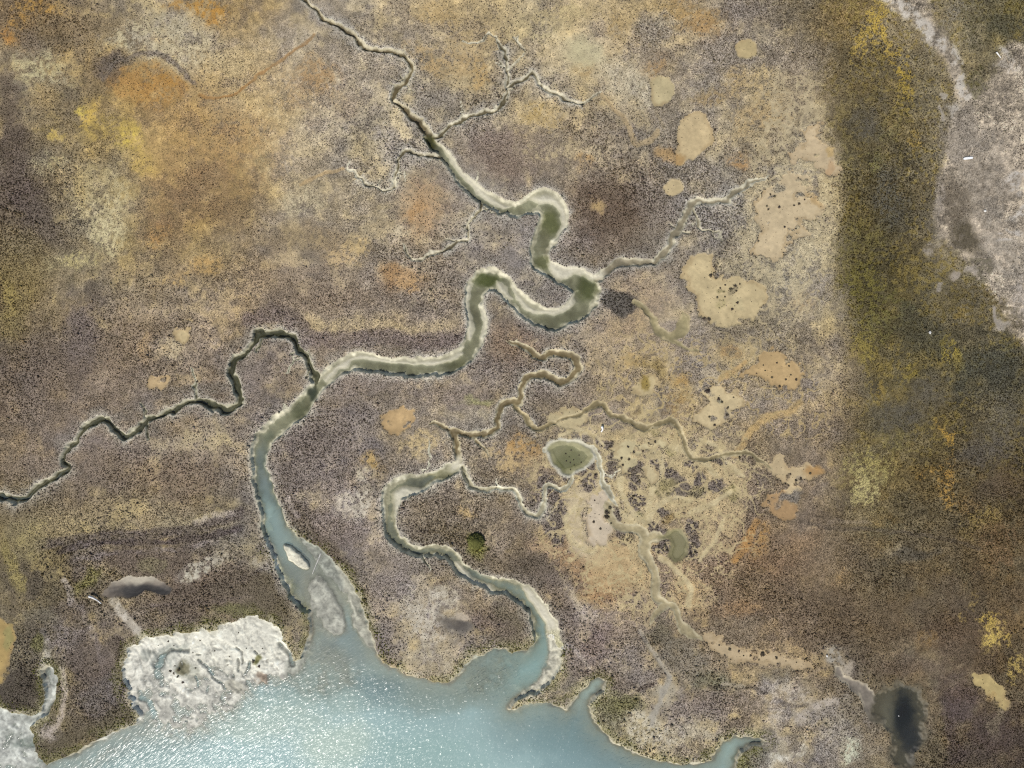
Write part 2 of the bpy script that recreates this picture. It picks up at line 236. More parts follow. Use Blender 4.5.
# ---- centre, north and east of the creeks
for b in [
    (420, 60, 24, 14, 40, 'ae8a52', .75, .4, .35), (462, 70, 26, 26, 0, 'aa8a56', .75, .4, .35), (432, 10, 26, 16, 0, 'ac8c54', .75, .4, .35), (470, 40, 34, 20, 0, 'a88c5c', .6, .4, .4),
    (500, 25, 30, 14, 0, 'aa9060', .6, .4, .4), (455, 88, 20, 14, 0, 'a8946c', .6, .5, .5), (440, 100, 20, 10, 0, '948878', .5, .5, .7), (478, 80, 9, 12, 20, 'b48c4a', .6, .3, .25),
    (350, 165, 22, 12, 0, '8f8578', .5, .5, .75), (395, 150, 16, 24, 0, '948a80', .5, .5, .75), (425, 210, 30, 30, 0, 'a88258', .75, .5, .5), (420, 212, 12, 12, 0, 'aa7c46', .7, .4, .4), (400, 228, 14, 10, 0, 'b8a888', .5, .5, .45),
    (340, 256, 18, 14, 0, 'bc9a66', .75, .4, .3), (352, 245, 10, 14, -40, 'b8985e', .75, .4, .3), (300, 205, 22, 22, 0, 'b0a07c', .6, .6, .4), (320, 240, 22, 10, 0, '9c8154', .6, .5, .5), (290, 240, 20, 12, 0, '8c7650', .5, .5, .65), (375, 225, 16, 12, 0, 'ac9468', .5, .5, .45),
    (395, 280, 24, 14, 0, 'a0703c', .55, .5, .5), (385, 275, 14, 12, 0, '9b7040', .6, .4, .5), (410, 284, 18, 10, 0, 'ac8350', .7, .5, .4), (330, 300, 60, 14, 0, '806a50', .6, .5, .8), (300, 325, 90, 10, 4, '9e875e', .6, .5, .6), (370, 330, 60, 9, 4, 'a28c62', .55, .5, .6), (305, 280, 50, 14, 0, '927a5c', .5, .5, .7), (430, 330, 30, 10, 0, 'a69068', .5, .5, .55),
    (510, 150, 40, 26, 0, '7d6858', .75, .4, .9), (500, 165, 22, 12, 0, '75604e', .6, .4, .95), (545, 115, 24, 16, 20, 'ab8c52', .7, .5, .45), (535, 110, 10, 10, 0, 'a4843e', .5, .5, .4), (545, 150, 36, 14, 0, 'b09a6c', .6, .5, .45), (590, 155, 30, 16, 0, 'b7a078', .6, .5, .4), (585, 165, 12, 9, 60, 'b8894a', .7, .4, .3), (580, 180, 30, 12, 0, '9b8768', .5, .5, .6),
    (610, 214, 34, 30, 20, '6d5744', .85, .4, .95), (600, 212, 7, 8, 0, 'b08d54', .9, .2, .2), (625, 225, 20, 14, 0, '6b5642', .5, .4, .95), (648, 205, 14, 30, -20, '8d7d6c', .5, .4, .8),
    (580, 55, 26, 22, 20, 'bcaa7c', .8, .3, .2), (588, 50, 16, 14, 0, 'b9ac7e', .7, .2, .12), (585, 72, 14, 10, 0, 'a98850', .7, .3, .2), (555, 50, 14, 16, 0, 'b8a078', .6, .4, .4), (600, 72, 16, 12, 0, 'b4a07c', .5, .5, .5), (545, 25, 40, 14, 0, 'aa9868', .55, .4, .4), (600, 10, 60, 12, 0, 'ae9360', .6, .4, .4), (575, 8, 20, 10, 0, 'b8a26a', .6, .4, .3),
    (625, 80, 30, 30, 0, 'b8ab90', .5, .5, .5), (640, 100, 14, 30, 0, 'b2a68c', .55, .5, .45), (655, 30, 24, 14, 0, '8f8472', .6, .5, .8), (620, 22, 14, 16, 0, 'ac8c54', .7, .4, .35),
    (690, 15, 36, 16, 10, 'aa8145', .8, .4, .3), (700, 28, 16, 10, 0, 'a97f48', .7, .4, .3), (662, 12, 30, 8, 0, 'ad8c50', .6, .4, .35), (656, 65, 10, 16, 10, 'a67f4c', .8, .4, .3), (720, 60, 30, 26, 0, '8f8272', .6, .4, .85), (745, 12, 20, 14, 0, '7f7266', .6, .4, .9), (640, 50, 20, 12, 0, '94887a', .4, .5, .8),
    (704, 100, 13, 10, 0, '9f7c42', .8, .4, .3), (728, 85, 14, 12, -45, 'b0905a', .75, .4, .3), (758, 90, 18, 14, 0, 'b89a62', .8, .5, .3), (770, 110, 22, 16, 20, 'b2925c', .75, .5, .35), (742, 120, 14, 20, 30, 'ae8f5c', .75, .4, .35), (740, 160, 12, 9, 0, 'b08048', .85, .3, .25), (750, 140, 26, 10, 0, 'a99468', .5, .5, .5), (700, 90, 16, 16, 0, '8d8272', .5, .5, .8),
    (667, 157, 8, 8, 0, 'a87e4a', .8, .2, .2), (660, 135, 26, 16, -30, '8a7c62', .5, .5, .7), (640, 120, 16, 9, 40, 'a28a5c', .5, .5, .5), (690, 175, 30, 14, 0, '8b8074', .5, .4, .85), (710, 215, 30, 20, 0, '8c847c', .5, .4, .85), (650, 245, 26, 20, 0, '8d8068', .5, .5, .8),
    (790, 90, 24, 14, 0, 'a48c60', .5, .5, .5), (800, 60, 30, 20, 0, '8a7a66', .5, .5, .85), (790, 165, 26, 8, 12, '7f766e', .7, .3, .9), (825, 220, 12, 30, 0, '9c8c72', .6, .5, .6), (820, 290, 20, 26, 0, '948878', .55, .5, .7), (800, 300, 14, 14, 0, 'a98c62', .7, .4, .4), (780, 300, 16, 12, 0, 'b4a078', .6, .4, .4), (805, 320, 16, 10, 0, '9b8a72', .5, .5, .7),
    (640, 300, 34, 22, 20, 'ad9068', .6, .5, .55), (622, 325, 30, 20, 0, 'a98c62', .65, .5, .5), (600, 345, 20, 14, 0, 'ac9470', .6, .5, .5), (634, 360, 14, 10, 0, 'ac8f5c', .8, .3, .25), (690, 350, 30, 8, 0, '9c8a74', .5, .5, .7), (730, 355, 16, 9, 0, 'a47f4a', .6, .5, .45), (660, 370, 16, 8, 30, '8b7440', .85, .3, .5), (605, 385, 14, 9, 0, 'a39062', .6, .4, .35), (680, 400, 18, 10, -55, '94784a', .75, .4, .45), (680, 380, 8, 7, 0, 'b08c52', .8, .3, .25),
    (505, 255, 20, 14, 0, '7a7068', .5, .3, .9), (545, 290, 14, 10, 0, '7b736a', .6, .3, .9), (505, 215, 30, 12, 0, '82786c', .5, .4, .9), (520, 330, 16, 10, 0, '6c6056', .6, .4, .95), (500, 345, 40, 20, 0, '8a6c50', .5, .5, .7), (570, 400, 40, 20, 0, '867868', .4, .4, .8), (520, 375, 16, 20, 0, '807468', .5, .4, .85),
    (518, 456, 18, 16, 0, 'ab8450', .8, .3, .25), (535, 470, 30, 12, 0, '8a745a', .5, .4, .7), (512, 470, 14, 14, 20, 'b89e72', .8, .3, .2), (490, 458, 9, 14, -40, 'b8a27c', .75, .3, .25), (425, 440, 20, 10, -20, 'b09a70', .7, .4, .35), (372, 468, 14, 9, 30, 'a8884e', .65, .5, .45), (358, 505, 18, 14, 0, 'b4aca0', .75, .4, .25), (345, 500, 8, 14, 0, 'b6aca0', .7, .4, .25), (365, 480, 9, 9, 0, 'aca494', .6, .5, .4), (480, 415, 26, 12, 0, 'a09682', .5, .5, .55), (470, 400, 12, 3, -5, '8a8c50', .7, .3, .5), (450, 395, 30, 12, 0, '7e7066', .5, .4, .85), (430, 500, 30, 22, 0, '786a56', .6, .4, .9), (470, 510, 12, 6, 0, 'a78a5a', .6, .4, .4),
    (330, 420, 30, 30, 0, '80746c', .4, .4, .8), (340, 470, 20, 30, 0, '8c7c6e', .4, .5, .7), (300, 470, 18, 40, 0, '7c7068', .5, .4, .85), (255, 375, 20, 16, 0, '746a62', .5, .4, .9), (330, 530, 30, 20, 30, '83746c', .5, .4, .85), (390, 600, 26, 40, 20, '8a7e76', .5, .4, .8),
    (440, 545, 40, 30, 0, '706248', .75, .4, .95), (490, 560, 20, 16, 0, '74664e', .6, .4, .95), (500, 535, 12, 22, 0, 'a08f7a', .5, .5, .5), (525, 560, 26, 20, 0, '6d6252', .6, .4, .95), (505, 620, 18, 22, 0, '6a604c', .8, .3, .98), (420, 570, 30, 12, 0, '857a6e', .4, .4, .85),
    (476, 541, 9, 9, 0, '70702e', .9, .2, .95), (430, 625, 22, 26, 0, 'b5ada2', .75, .5, .35), (415, 612, 14, 16, 0, 'aea69a', .6, .5, .4), (445, 600, 12, 12, 0, 'bab2a6', .7, .4, .3), (430, 660, 26, 14, 0, 'a39a8a', .6, .5, .5), (470, 630, 14, 8, -20, '6a6460', .85, .2, .1), (455, 625, 16, 7, 20, '55504e', .75, .2, .05), (462, 615, 9, 4, 10, 'b2a494', .8, .1, .05), (490, 620, 20, 10, 20, '70605a', .5, .3, .9), (385, 640, 12, 20, 0, '80766e', .5, .4, .85),
    (545, 508, 30, 14, -10, '9c8468', .5, .5, .6), (575, 560, 30, 22, 0, '99795a', .7, .4, .4), (548, 545, 22, 12, 0, 'a08468', .6, .4, .5), (595, 590, 20, 16, 0, '957452', .75, .4, .4), (612, 575, 22, 22, 0, '8f7050', .7, .4, .45), (565, 520, 14, 14, 0, 'a5835c', .6, .4, .4), (615, 620, 16, 12, 0, 'a4907a', .4, .5, .6),
    (590, 630, 26, 26, 0, '8e8078', .5, .4, .8), (570, 600, 9, 22, -25, 'aca090', .6, .5, .5), (540, 570, 34, 9, 25, '5f5448', .75, .3, .98), (560, 610, 12, 40, -15, '6f6258', .5, .4, .95), (600, 650, 14, 30, 5, '7c6a66', .5, .4, .85), (585, 615, 12, 9, 0, 'b0a29a', .5, .5, .5), (625, 665, 26, 20, 20, '857c76', .4, .4, .8), (575, 665, 26, 14, 0, '877a74', .5, .4, .8), (605, 680, 30, 10, 20, '6d5f52', .6, .3, .95),
    (690, 580, 40, 30, 0, '8a7664', .4, .5, .8), (745, 570, 40, 40, 0, '8a7054', .45, .5, .75), (735, 632, 26, 16, 0, '7b6c58', .75, .4, .95), (745, 610, 30, 9, 0, 'a07c50', .6, .5, .5), (690, 595, 20, 14, 0, 'b89c70', .8, .5, .25), (665, 640, 14, 16, 0, '6c6450', .75, .4, .95), (690, 665, 34, 18, 20, '80796a', .6, .4, .8), (710, 680, 20, 12, 0, '6b6c52', .6, .5, .9), (760, 540, 9, 26, 20, 'a4783e', .7, .4, .35), (772, 565, 20, 14, 0, '8c6c48', .5, .5, .7), (755, 585, 20, 16, 0, '84704c', .4, .5, .75),
    (800, 560, 50, 34, 0, '80684e', .4, .5, .8), (835, 555, 20, 26, 0, '7c6c54', .4, .5, .8), (860, 620, 60, 30, 0, '66543f', .5, .4, .9), (790, 600, 34, 20, 0, '72604a', .5, .4, .9), (840, 580, 5, 12, 20, 'a08050', .6, .4, .4), (803, 545, 20, 14, 0, '8f7350', .5, .5, .6), (780, 680, 16, 16, 0, '6c6858', .5, .5, .85),
    (650, 740, 40, 16, 5, 'b3ab9c', .75, .6, .45), (630, 722, 22, 12, 20, 'b6ae9e', .7, .6, .45), (610, 712, 14, 14, 30, '74704c', .75, .3, .9), (625, 705, 18, 9, 0, '72703e', .65, .4, .9), (665, 690, 14, 10, 0, 'a29a8c', .7, .2, .1), (690, 710, 34, 14, 0, '94887e', .5, .5, .65), (720, 700, 40, 12, 0, '7f716a', .5, .4, .85), (740, 720, 20, 10, -20, '6c5e4e', .6, .3, .95), (770, 690, 14, 9, 0, '9a908c', .5, .5, .6), (700, 730, 22, 14, 0, 'a59c8e', .6, .6, .5), (790, 695, 22, 12, 20, 'aea49c', .6, .6, .3), (775, 715, 14, 12, 0, 'aaa098', .6, .6, .4),
    (840, 740, 26, 24, 0, '9b948c', .55, .6, .5), (820, 710, 30, 12, -20, '8f8880', .5, .6, .6), (780, 750, 24, 16, 0, 'a39a8c', .5, .6, .5), (850, 752, 10, 16, 10, 'b9bda8', .75, .5, .3), (805, 752, 5, 16, 0, 'c0bab0', .65, .5, .2), (775, 760, 20, 5, 5, 'ccc8c0', .7, .5, .15), (760, 752, 14, 12, 0, '5f5c4a', .6, .4, .9), (830, 655, 10, 12, 0, '9a948c', .8, .3, .15), (842, 668, 8, 9, -40, 'ab9f90', .8, .2, .08), (745, 760, 12, 7, 0, '6c6c40', .6, .4, .9),
]: blob(*b[:9], soft=.6)

# ---- dark belt of the east and the yellow stands in it
for b in [
    (872, 30, 14, 34, 30, 'a48a3a', .85, .6, .6), (880, 25, 9, 20, -40, 'ac9038', .9, .5, .55), (850, 10, 14, 9, 0, '8a7842', .6, .6, .7), (892, 52, 9, 18, -25, 'a58a38', .9, .5, .55), (905, 68, 9, 26, -5, 'a88c30', .9, .5, .5), (912, 88, 8, 16, 0, '9a8230', .85, .5, .55), (820, 22, 20, 12, 0, '8d7544', .6, .6, .7), (842, 32, 20, 9, 0, '8a7444', .55, .6, .75),
    (908, 110, 7, 18, 0, '837030', .7, .6, .7), (880, 160, 14, 14, 0, '716a34', .7, .5, .8), (920, 135, 7, 9, 0, '8a7232', .7, .5, .7), (895, 130, 30, 9, -40, '6a6440', .5, .6, .85), (865, 235, 24, 26, 0, '696032', .7, .6, .85), (845, 110, 12, 20, 0, '7a6c42', .6, .6, .8), (872, 120, 18, 26, 0, '545048', .6, .4, .95), (890, 190, 20, 40, 0, '52504a', .65, .5, .98), (848, 160, 10, 30, 0, '746a44', .5, .6, .85),
    (866, 290, 20, 34, 0, '686028', .8, .6, .85), (850, 260, 10, 24, 0, '6e6436', .6, .6, .85), (862, 345, 14, 22, 0, '857634', .75, .6, .7), (880, 325, 16, 18, 0, '605c30', .6, .5, .9), (905, 310, 14, 14, 0, '505038', .6, .5, .95), (912, 370, 9, 12, 0, '807028', .7, .6, .75), (876, 390, 12, 12, 0, '877030', .6, .6, .75), (890, 300, 10, 14, 0, '56562c', .5, .5, .9),
    (951, 350, 12, 24, -35, 'a08a28', .9, .7, .65), (958, 362, 5, 10, -30, 'b89a30', .9, .4, .5), (944, 335, 8, 9, 0, '8c7a2c', .7, .6, .7), (960, 305, 26, 14, 0, '5d5230', .6, .5, .9), (1005, 345, 16, 9, 30, '7c6a28', .7, .6, .8), (965, 312, 8, 6, 0, '7e6a34', .6, .5, .8), (920, 330, 26, 20, 20, '47463a', .6, .4, .98), (985, 365, 34, 26, 0, '46473e', .7, .4, .98), (1010, 390, 20, 26, 0, '403f34', .6, .4, .98), (895, 415, 24, 20, 0, '4d4a44', .7, .4, .98), (930, 390, 20, 20, 0, '54504a', .6, .4, .95),
    (868, 475, 26, 28, 0, '8e8250', .85, .6, .6), (878, 462, 16, 14, 0, '918448', .7, .6, .6), (868, 492, 14, 10, 0, 'a89c64', .7, .6, .5), (890, 438, 26, 12, 0, '6c6236', .6, .6, .85), (945, 432, 5, 14, -20, 'a48030', .9, .5, .5), (948, 470, 14, 18, 0, '94702e', .8, .6, .6), (950, 490, 9, 16, 0, 'a07c38', .85, .5, .55), (925, 468, 8, 7, 0, '8c6c30', .8, .5, .6), (968, 500, 14, 14, 0, '7c6238', .6, .6, .75), (1000, 420, 24, 30, 0, '5f5a4e', .6, .4, .95), (985, 455, 30, 16, 0, '55504c', .6, .4, .95), (1000, 490, 24, 14, 0, '5e4e40', .5, .4, .95),
    (965, 640, 40, 40, 0, '564538', .5, .4, .95), (990, 632, 12, 20, -15, 'a4894a', .9, .6, .5), (988, 640, 9, 12, 0, 'bca24e', .9, .4, .4), (984, 618, 8, 9, 0, 'a68c3c', .8, .5, .5), (1005, 640, 6, 9, 0, 'a4893f', .8, .5, .5), (965, 620, 5, 7, 0, '9c8240', .8, .5, .5), (1018, 665, 9, 16, 0, '9c8544', .85, .5, .5), (976, 600, 5, 14, 10, '8c7438', .7, .6, .65), (985, 520, 20, 14, 0, '86723a', .7, .6, .7), (970, 535, 9, 12, 0, '7c6a3c', .6, .6, .75), (1000, 545, 20, 26, 0, '74583a', .5, .6, .8), (925, 545, 30, 20, 0, '675c48', .5, .4, .9), (945, 600, 30, 20, 0, '5c5040', .6, .4, .95), (930, 640, 14, 9, 0, '7f643c', .6, .5, .7), (995, 740, 30, 30, 0, '4c3f3e', .7, .4, .98), (960, 705, 20, 20, 0, '54454a', .5, .4, .98), (955, 740, 12, 30, 0, '50444a', .5, .4, .98), (1000, 720, 4, 20, 10, '7c7058', .5, .5, .7),
    (900, 560, 20, 5, 20, '98886a', .6, .4, .4), (897, 555, 6, 5, 0, 'a39270', .7, .4, .3), (885, 530, 22, 10, 0, '5f5840', .6, .5, .9), (910, 560, 18, 6, -10, '47433c', .6, .3, .98), (890, 650, 20, 4, -25, '867358', .7, .4, .5), (905, 668, 40, 12, 10, '645448', .5, .4, .9),
]: blob(*b[:9], soft=.6)

# ---- high stony ground, upper right
gravel = [(881, -80), (884, 0), (900, 12), (924, 32), (940, 56), (953, 80), (958, 100), (951, 118), (948, 140), (945, 160), (938, 182), (934, 210), (940, 236), (956, 252), (968, 268), (984, 286), (1000, 308), (1012, 330), (1030, 350), (1400, 400), (1400, 60), (1024, 44), (1008, 40), (998, 52), (992, 70), (986, 84), (972, 92), (962, 82), (958, 66), (952, 48), (938, 26), (930, 8), (926, -80)]
w_, m_, _d = region(gravel, '9d8f7e', .92, 4, v=.5, dh=.12, rough=4, smooth=False)
RAW[w_] = np.maximum(RAW[w_], m_)
D[w_] *= (1 + m_ * (.13 * n_f[w_] + .16 * n_q[w_] + .10 * n_y[w_] + .30 * (n_h[w_] - .5)))[..., None]
V[w_] += m_ * .32 * np.clip(n_q[w_] + .6 * n_p[w_], -.6, 1)
S[w_] += m_ * .3 * n_q[w_]
cru = m_ * sst(.16, .42, fbm(X, Y, 15, 4, 787)[w_] + .2 * n_y[w_]); D[w_] *= (1 + .22 * cru)[..., None]; V[w_] *= 1 - .85 * cru
dkc = m_ * sst(.22, .5, fbm(X, Y, 13, 4, 797)[w_] + .3 * n_y[w_]); D[w_] *= (1 - .22 * dkc)[..., None]; V[w_] += (.95 - V[w_]) * dkc
stroke([(884, -5), (905, 12), (925, 26), (930, 36), (950, 50), (958, 66), (960, 84), (966, 98)], 12, 'bab2a8', .9, .9, v=.08, soft=.6)
stroke([(900, 4), (915, 14), (925, 34), (945, 42)], 8, 'b8b0a6', .85, .9, v=.08, soft=.6)
for b in [
    (955, 130, 22, 26, 0, '7c736a', .6, .6, .75), (990, 70, 14, 12, 0, '5c5440', .7, .5, .9), (975, 80, 12, 22, 0, '545036', .6, .5, .95), (1010, 60, 16, 12, 0, 'a69e96', .6, .5, .2), (1000, 47, 8, 5, 20, 'b4aca2', .8, .4, .05), (985, 180, 34, 60, 10, '8c8379', .5, .4, .4), (1005, 260, 30, 40, 0, '878078', .5, .4, .45),
    (955, 205, 14, 34, -10, '5c5244', .8, .85, .98), (966, 240, 12, 20, -30, '504838', .85, .8, .98), (945, 245, 8, 10, -20, '948a80', .6, .4, .2), (938, 200, 7, 26, 8, '8f857c', .7, .5, .3), (936, 255, 6, 10, -40, '9a9088', .7, .4, .2), (975, 275, 20, 12, 30, '5a5440', .6, .5, .95), (985, 300, 20, 9, 30, '5c5034', .7, .5, .9), (1018, 300, 10, 20, 0, '8d8684', .5, .4, .4), (1010, 318, 12, 12, 40, '554c38', .6, .5, .95),
    (996, 322, 6, 6, 0, 'a2988c', .95, .1, .03), (991, 314, 3, 6, -20, '9d9388', .9, .1, .05), (959, 278, 3.5, 5, 0, 'a09488', .95, .1, .03), (968, 276, 4, 5, 20, '9a9086', .8, .2, .1), (945, 288, 3, 3, 0, '9a9084', .8, .2, .1), (948, 97, 2.6, 4, 0, 'a89e90', .95, .1, .03), (943, 106, 2, 3, 0, 'a0968a', .9, .1, .05), (955, 110, 4, 3, 0, 'aaa298', .8, .2, .05),
    (1012, 180, 6, 7, 30, 'bab2aa', .8, .6, .05), (1018, 175, 7, 4, -30, 'b6aea6', .8, .6, .05), (1022, 205, 5, 10, 20, 'bcb4ac', .8, .5, .05), (1008, 240, 7, 3, -20, 'b4aca4', .8, .5, .05), (1018, 230, 6, 5, 30, 'b6aea6', .8, .5, .05), (1012, 228, 4, 3, 40, 'b8b0a8', .8, .4, .05), (1018, 190, 5, 4, 0, 'b0a8a0', .7, .5, .05), (1003, 233, 3, 2, 0, 'b4aaa2', .8, .3, .05),
    (1000, 10, 60, 40, 0, '5c553c', .5, .6, .9), (1015, 30, 12, 10, 20, '7d6a2e', .7, .6, .8), (1000, 25, 20, 14, 0, '4c4a38', .6, .4, .95), (955, 20, 14, 14, 0, '7b756c', .6, .6, .6), (1015, 5, 12, 10, 0, '6e6230', .6, .5, .85), (968, 30, 14, 12, 0, '5a543c', .6, .5, .9),
]: blob(*b[:9], soft=.45)

# ---- dark and pale bands, tracks
stroke([(250, 320), (275, 316), (292, 324), (310, 338), (345, 340), (380, 336), (420, 342), (460, 338)], 15, '6a5b58', .75, .3, v=.98, s=1.15)
stroke([(270, 306), (290, 312), (306, 326)], 8, '5c4e48', .6, .3, v=.98)
stroke([(40, 545), (75, 541), (110, 536), (150, 534), (185, 531), (210, 523), (240, 513)], 11, '5d5350', .75, .4, v=.95, s=1.25)
stroke([(195, 523), (212, 516), (232, 513)], 7, 'a89c94', .6, .6, v=.4)
stroke([(60, 553), (80, 546), (115, 542), (160, 542), (205, 536), (238, 528)], 6, '4e4446', .8, .3, v=.98, s=1.2)
stroke([(72, 561), (110, 553), (150, 551), (190, 547), (215, 541)], 5, 'a89c96', .75, .7, v=.3)
stroke([(176, 593), (215, 586), (250, 578), (264, 568)], 6, '4e4442', .7, .4, v=.98, s=1.2)
stroke([(150, 606), (190, 604), (230, 598), (262, 596)], 4, '8f8078', .6, .6, v=.5)
stroke([(70, 600), (84, 616), (96, 640), (104, 668), (112, 700)], 7, 'a0948e', .6, .7, v=.35)
stroke([(118, 640), (122, 668), (120, 700), (112, 722)], 7, '4c4038', .7, .4, v=.98, s=1.2)
blob(205, 590, 60, 26, -5, '6e5c52', .55, .3, v=.95); blob(100, 690, 34, 44, 10, '74625a', .5, .4, v=.9); blob(130, 560, 60, 14, -4, '6c5a54', .5, .4, v=.95)
stroke([(280, 500), (290, 505), (296, 515), (310, 535), (330, 550), (345, 570), (358, 600), (365, 630)], 14, '5c5042', .65, .3, v=.98, s=1.25)
stroke([(288, 498), (292, 508), (298, 515)], 5, 'b8aaa8', .8, .4, v=.2)
stroke([(200, 95), (215, 98), (232, 95), (245, 87), (262, 73), (284, 58), (300, 47), (314, 34)], 3.0, '9a7040', .85, .3, v=.15, dh=-.06)
stroke([(300, 184), (312, 179), (330, 172), (342, 170)], 3.5, 'b08c58', .7, .2, v=.2, dh=-.05)
stroke([(602, 96), (612, 108), (622, 116), (630, 130), (636, 144), (650, 140), (658, 132)], 5, 'a88c60', .85, .2, v=.15, dh=-.08)
stroke([(655, 108), (660, 120), (664, 128)], 5, '98845e', .6, .2, v=.3)
stroke([(740, 454), (720, 452), (700, 458), (682, 456)], 5, 'a8977a', .8, .2, v=.15, dh=-.05)
stroke([(735, 560), (742, 550), (750, 535), (756, 522)], 8, 'a87a42', .8, .3, v=.2)
stroke([(830, 522), (850, 521), (870, 523)], 3, 'a8957c', .35, .3, v=.15)
stroke([(800, 520), (830, 528), (870, 530), (930, 536), (980, 548)], 4, '4f463e', .5, .4, v=.98)
stroke([(720, 378), (735, 372), (745, 362)], 6, 'b3905a', .8, .2, v=.15)
stroke([(735, 455), (744, 443), (754, 428), (770, 416), (790, 412), (800, 404)], 8, 'ae8f5c', .75, .3, v=.2)
stroke([(560, 640), (575, 650), (590, 668)], 4, 'b0a49c', .6, .4, v=.3)
stroke([(640, 632), (648, 645), (655, 655), (662, 666), (670, 676)], 4, 'a29a90', .85, .2, v=.1, dh=-.1)
stroke([(670, 677), (664, 690), (658, 706), (651, 724)], 6, '9a948c', .85, .2, v=.08, dh=-.06)
stroke([(835, 700), (815, 706), (800, 718)], 9, 'a49a96', .7, .4, v=.2)
stroke([(648, 640), (655, 635)], 12, '6b6350', .5, .3, v=.95)
stroke([(640, 690), (650, 684)], 5, '4c4038', .7, .3, v=.98)
stroke([(708, 688), (730, 684), (752, 688), (765, 694)], 4, '4a4238', .6, .4, v=.98, s=1.2)
stroke([(722, 684), (745, 685)], 3, 'b0a494', .7, .3, v=.1)
stroke([(778, 700), (790, 706), (806, 704)], 4, '4a4440', .5, .5, v=.95)
stroke([(120, 612), (130, 622), (137, 634)], 10, 'b0a69e', .8, .5, v=.2)
stroke([(114, 600), (125, 615), (142, 637)], 8, 'bab2a8', .8, .4, v=.1)
stroke([(42, 632), (48, 648), (44, 662)], 8, 'aaa4a0', .75, .5, v=.25)
stroke([(64, 580), (69, 592), (70, 604)], 6, 'aaa0a0', .7, .5, v=.3)
stroke([(60, 670), (64, 690), (60, 720), (50, 735)], 7, 'b2a4a0', .7, .4, v=.3)
for b in [
    (80, 330, 17, 32, 3, '6a5e58', .85, .35, .98), (88, 290, 9, 9, 0, '5e5448', .7, .4, .95), (6, 410, 8, 10, 0, '5a4c40', .7, .4, .95),
    (618, 302, 15, 10, 20, '4c4640', .95, .2, 1.0), (612, 300, 9, 8, 0, '4a443e', .8, .2, 1.0),
    (150, 560, 60, 22, -3, '60544a', .6, .35, .98), (90, 555, 22, 14, 0, '7c726c', .5, .5, .8), (205, 570, 24, 12, -15, 'aaa498', .8, .5, .2), (195, 575, 12, 7, 0, 'b4aea0', .7, .4, .15), (225, 560, 14, 8, -10, '9b9284', .6, .5, .4), (150, 563, 12, 9, 0, '7c7650', .5, .5, .9), (85, 580, 14, 8, -40, '7c763e', .75, .4, .9), (200, 600, 40, 12, -5, '5d5246', .6, .4, .98), (240, 590, 26, 14, 0, '645a4c', .6, .4, .98), (235, 610, 26, 6, -15, '66663a', .6, .4, .98, ),
    (70, 640, 26, 24, 0, '847a78', .6, .5, .75), (90, 660, 26, 26, 0, '5f544c', .7, .4, .98), (100, 700, 28, 20, 0, '68625f', .6, .4, .95), (40, 620, 20, 12, 0, '706a5a', .5, .5, .9), (20, 690, 26, 26, 0, '4c443c', .85, .3, 1.0), (35, 640, 14, 20, 0, '5a5248', .6, .4, .98), (40, 650, 6, 8, 0, '6c6a3e', .7, .3, .95), (15, 585, 20, 40, 0, '5a5044', .6, .4, .98), (12, 570, 8, 34, -12, '98894c', .75, .5, .7), (30, 540, 20, 22, 0, '94875a', .6, .5, .7), (35, 590, 9, 20, 20, '544c42', .6, .3, .98), (70, 610, 20, 14, 0, '6c6058', .5, .4, .9), (60, 740, 24, 18, -20, '595040', .7, .3, 1.0), (110, 725, 30, 10, -20, '615a44', .6, .3, 1.0), (45, 728, 12, 9, -20, 'a89c98', .7, .4, .3), (130, 680, 6, 20, 0, '50483c', .7, .3, 1.0),
    (272, 585, 24, 34, 10, '605644', .75, .4, .98), (262, 560, 12, 10, 0, 'a8a094', .6, .5, .4), (280, 575, 8, 14, -20, 'a49c8c', .5, .5, .5), (285, 610, 14, 22, 10, '645a42', .6, .3, 1.0),
    (140, 586, 0.1, .1, 0, 'aaaaaa', 0, 0, None),
    (350, 605, 10, 34, -18, '6a6040', .55, .4, .98), (400, 640, 20, 20, 0, '837a72', .4, .4, .8),
    (400, 690, 9, 3, 0, '807a58', .4, .4, .9),
    (30, 470, 30, 20, 0, '847462', .4, .5, .7), (235, 340, 20, 10, -30, '6e6658', .5, .4, .95), (200, 395, 40, 7, -5, '70685c', .6, .5, .95), (120, 412, 30, 8, -15, '6e665c', .5, .5, .95), (70, 440, 14, 10, -60, '68605a', .6, .5, .95),
    (360, 385, 60, 14, -3, '7e726c', .5, .4, .9), (300, 440, 16, 30, 25, '746860', .5, .4, .92), (300, 520, 12, 14, 0, '6c6050', .4, .4, .95),
]: blob(*b[:9], soft=.5)

region([(601, 303), (607, 291), (621, 292), (635, 306), (626, 316), (613, 312)], '5c554e', .9, 2.2, v=1.0, s=1.35, rough=1.5)
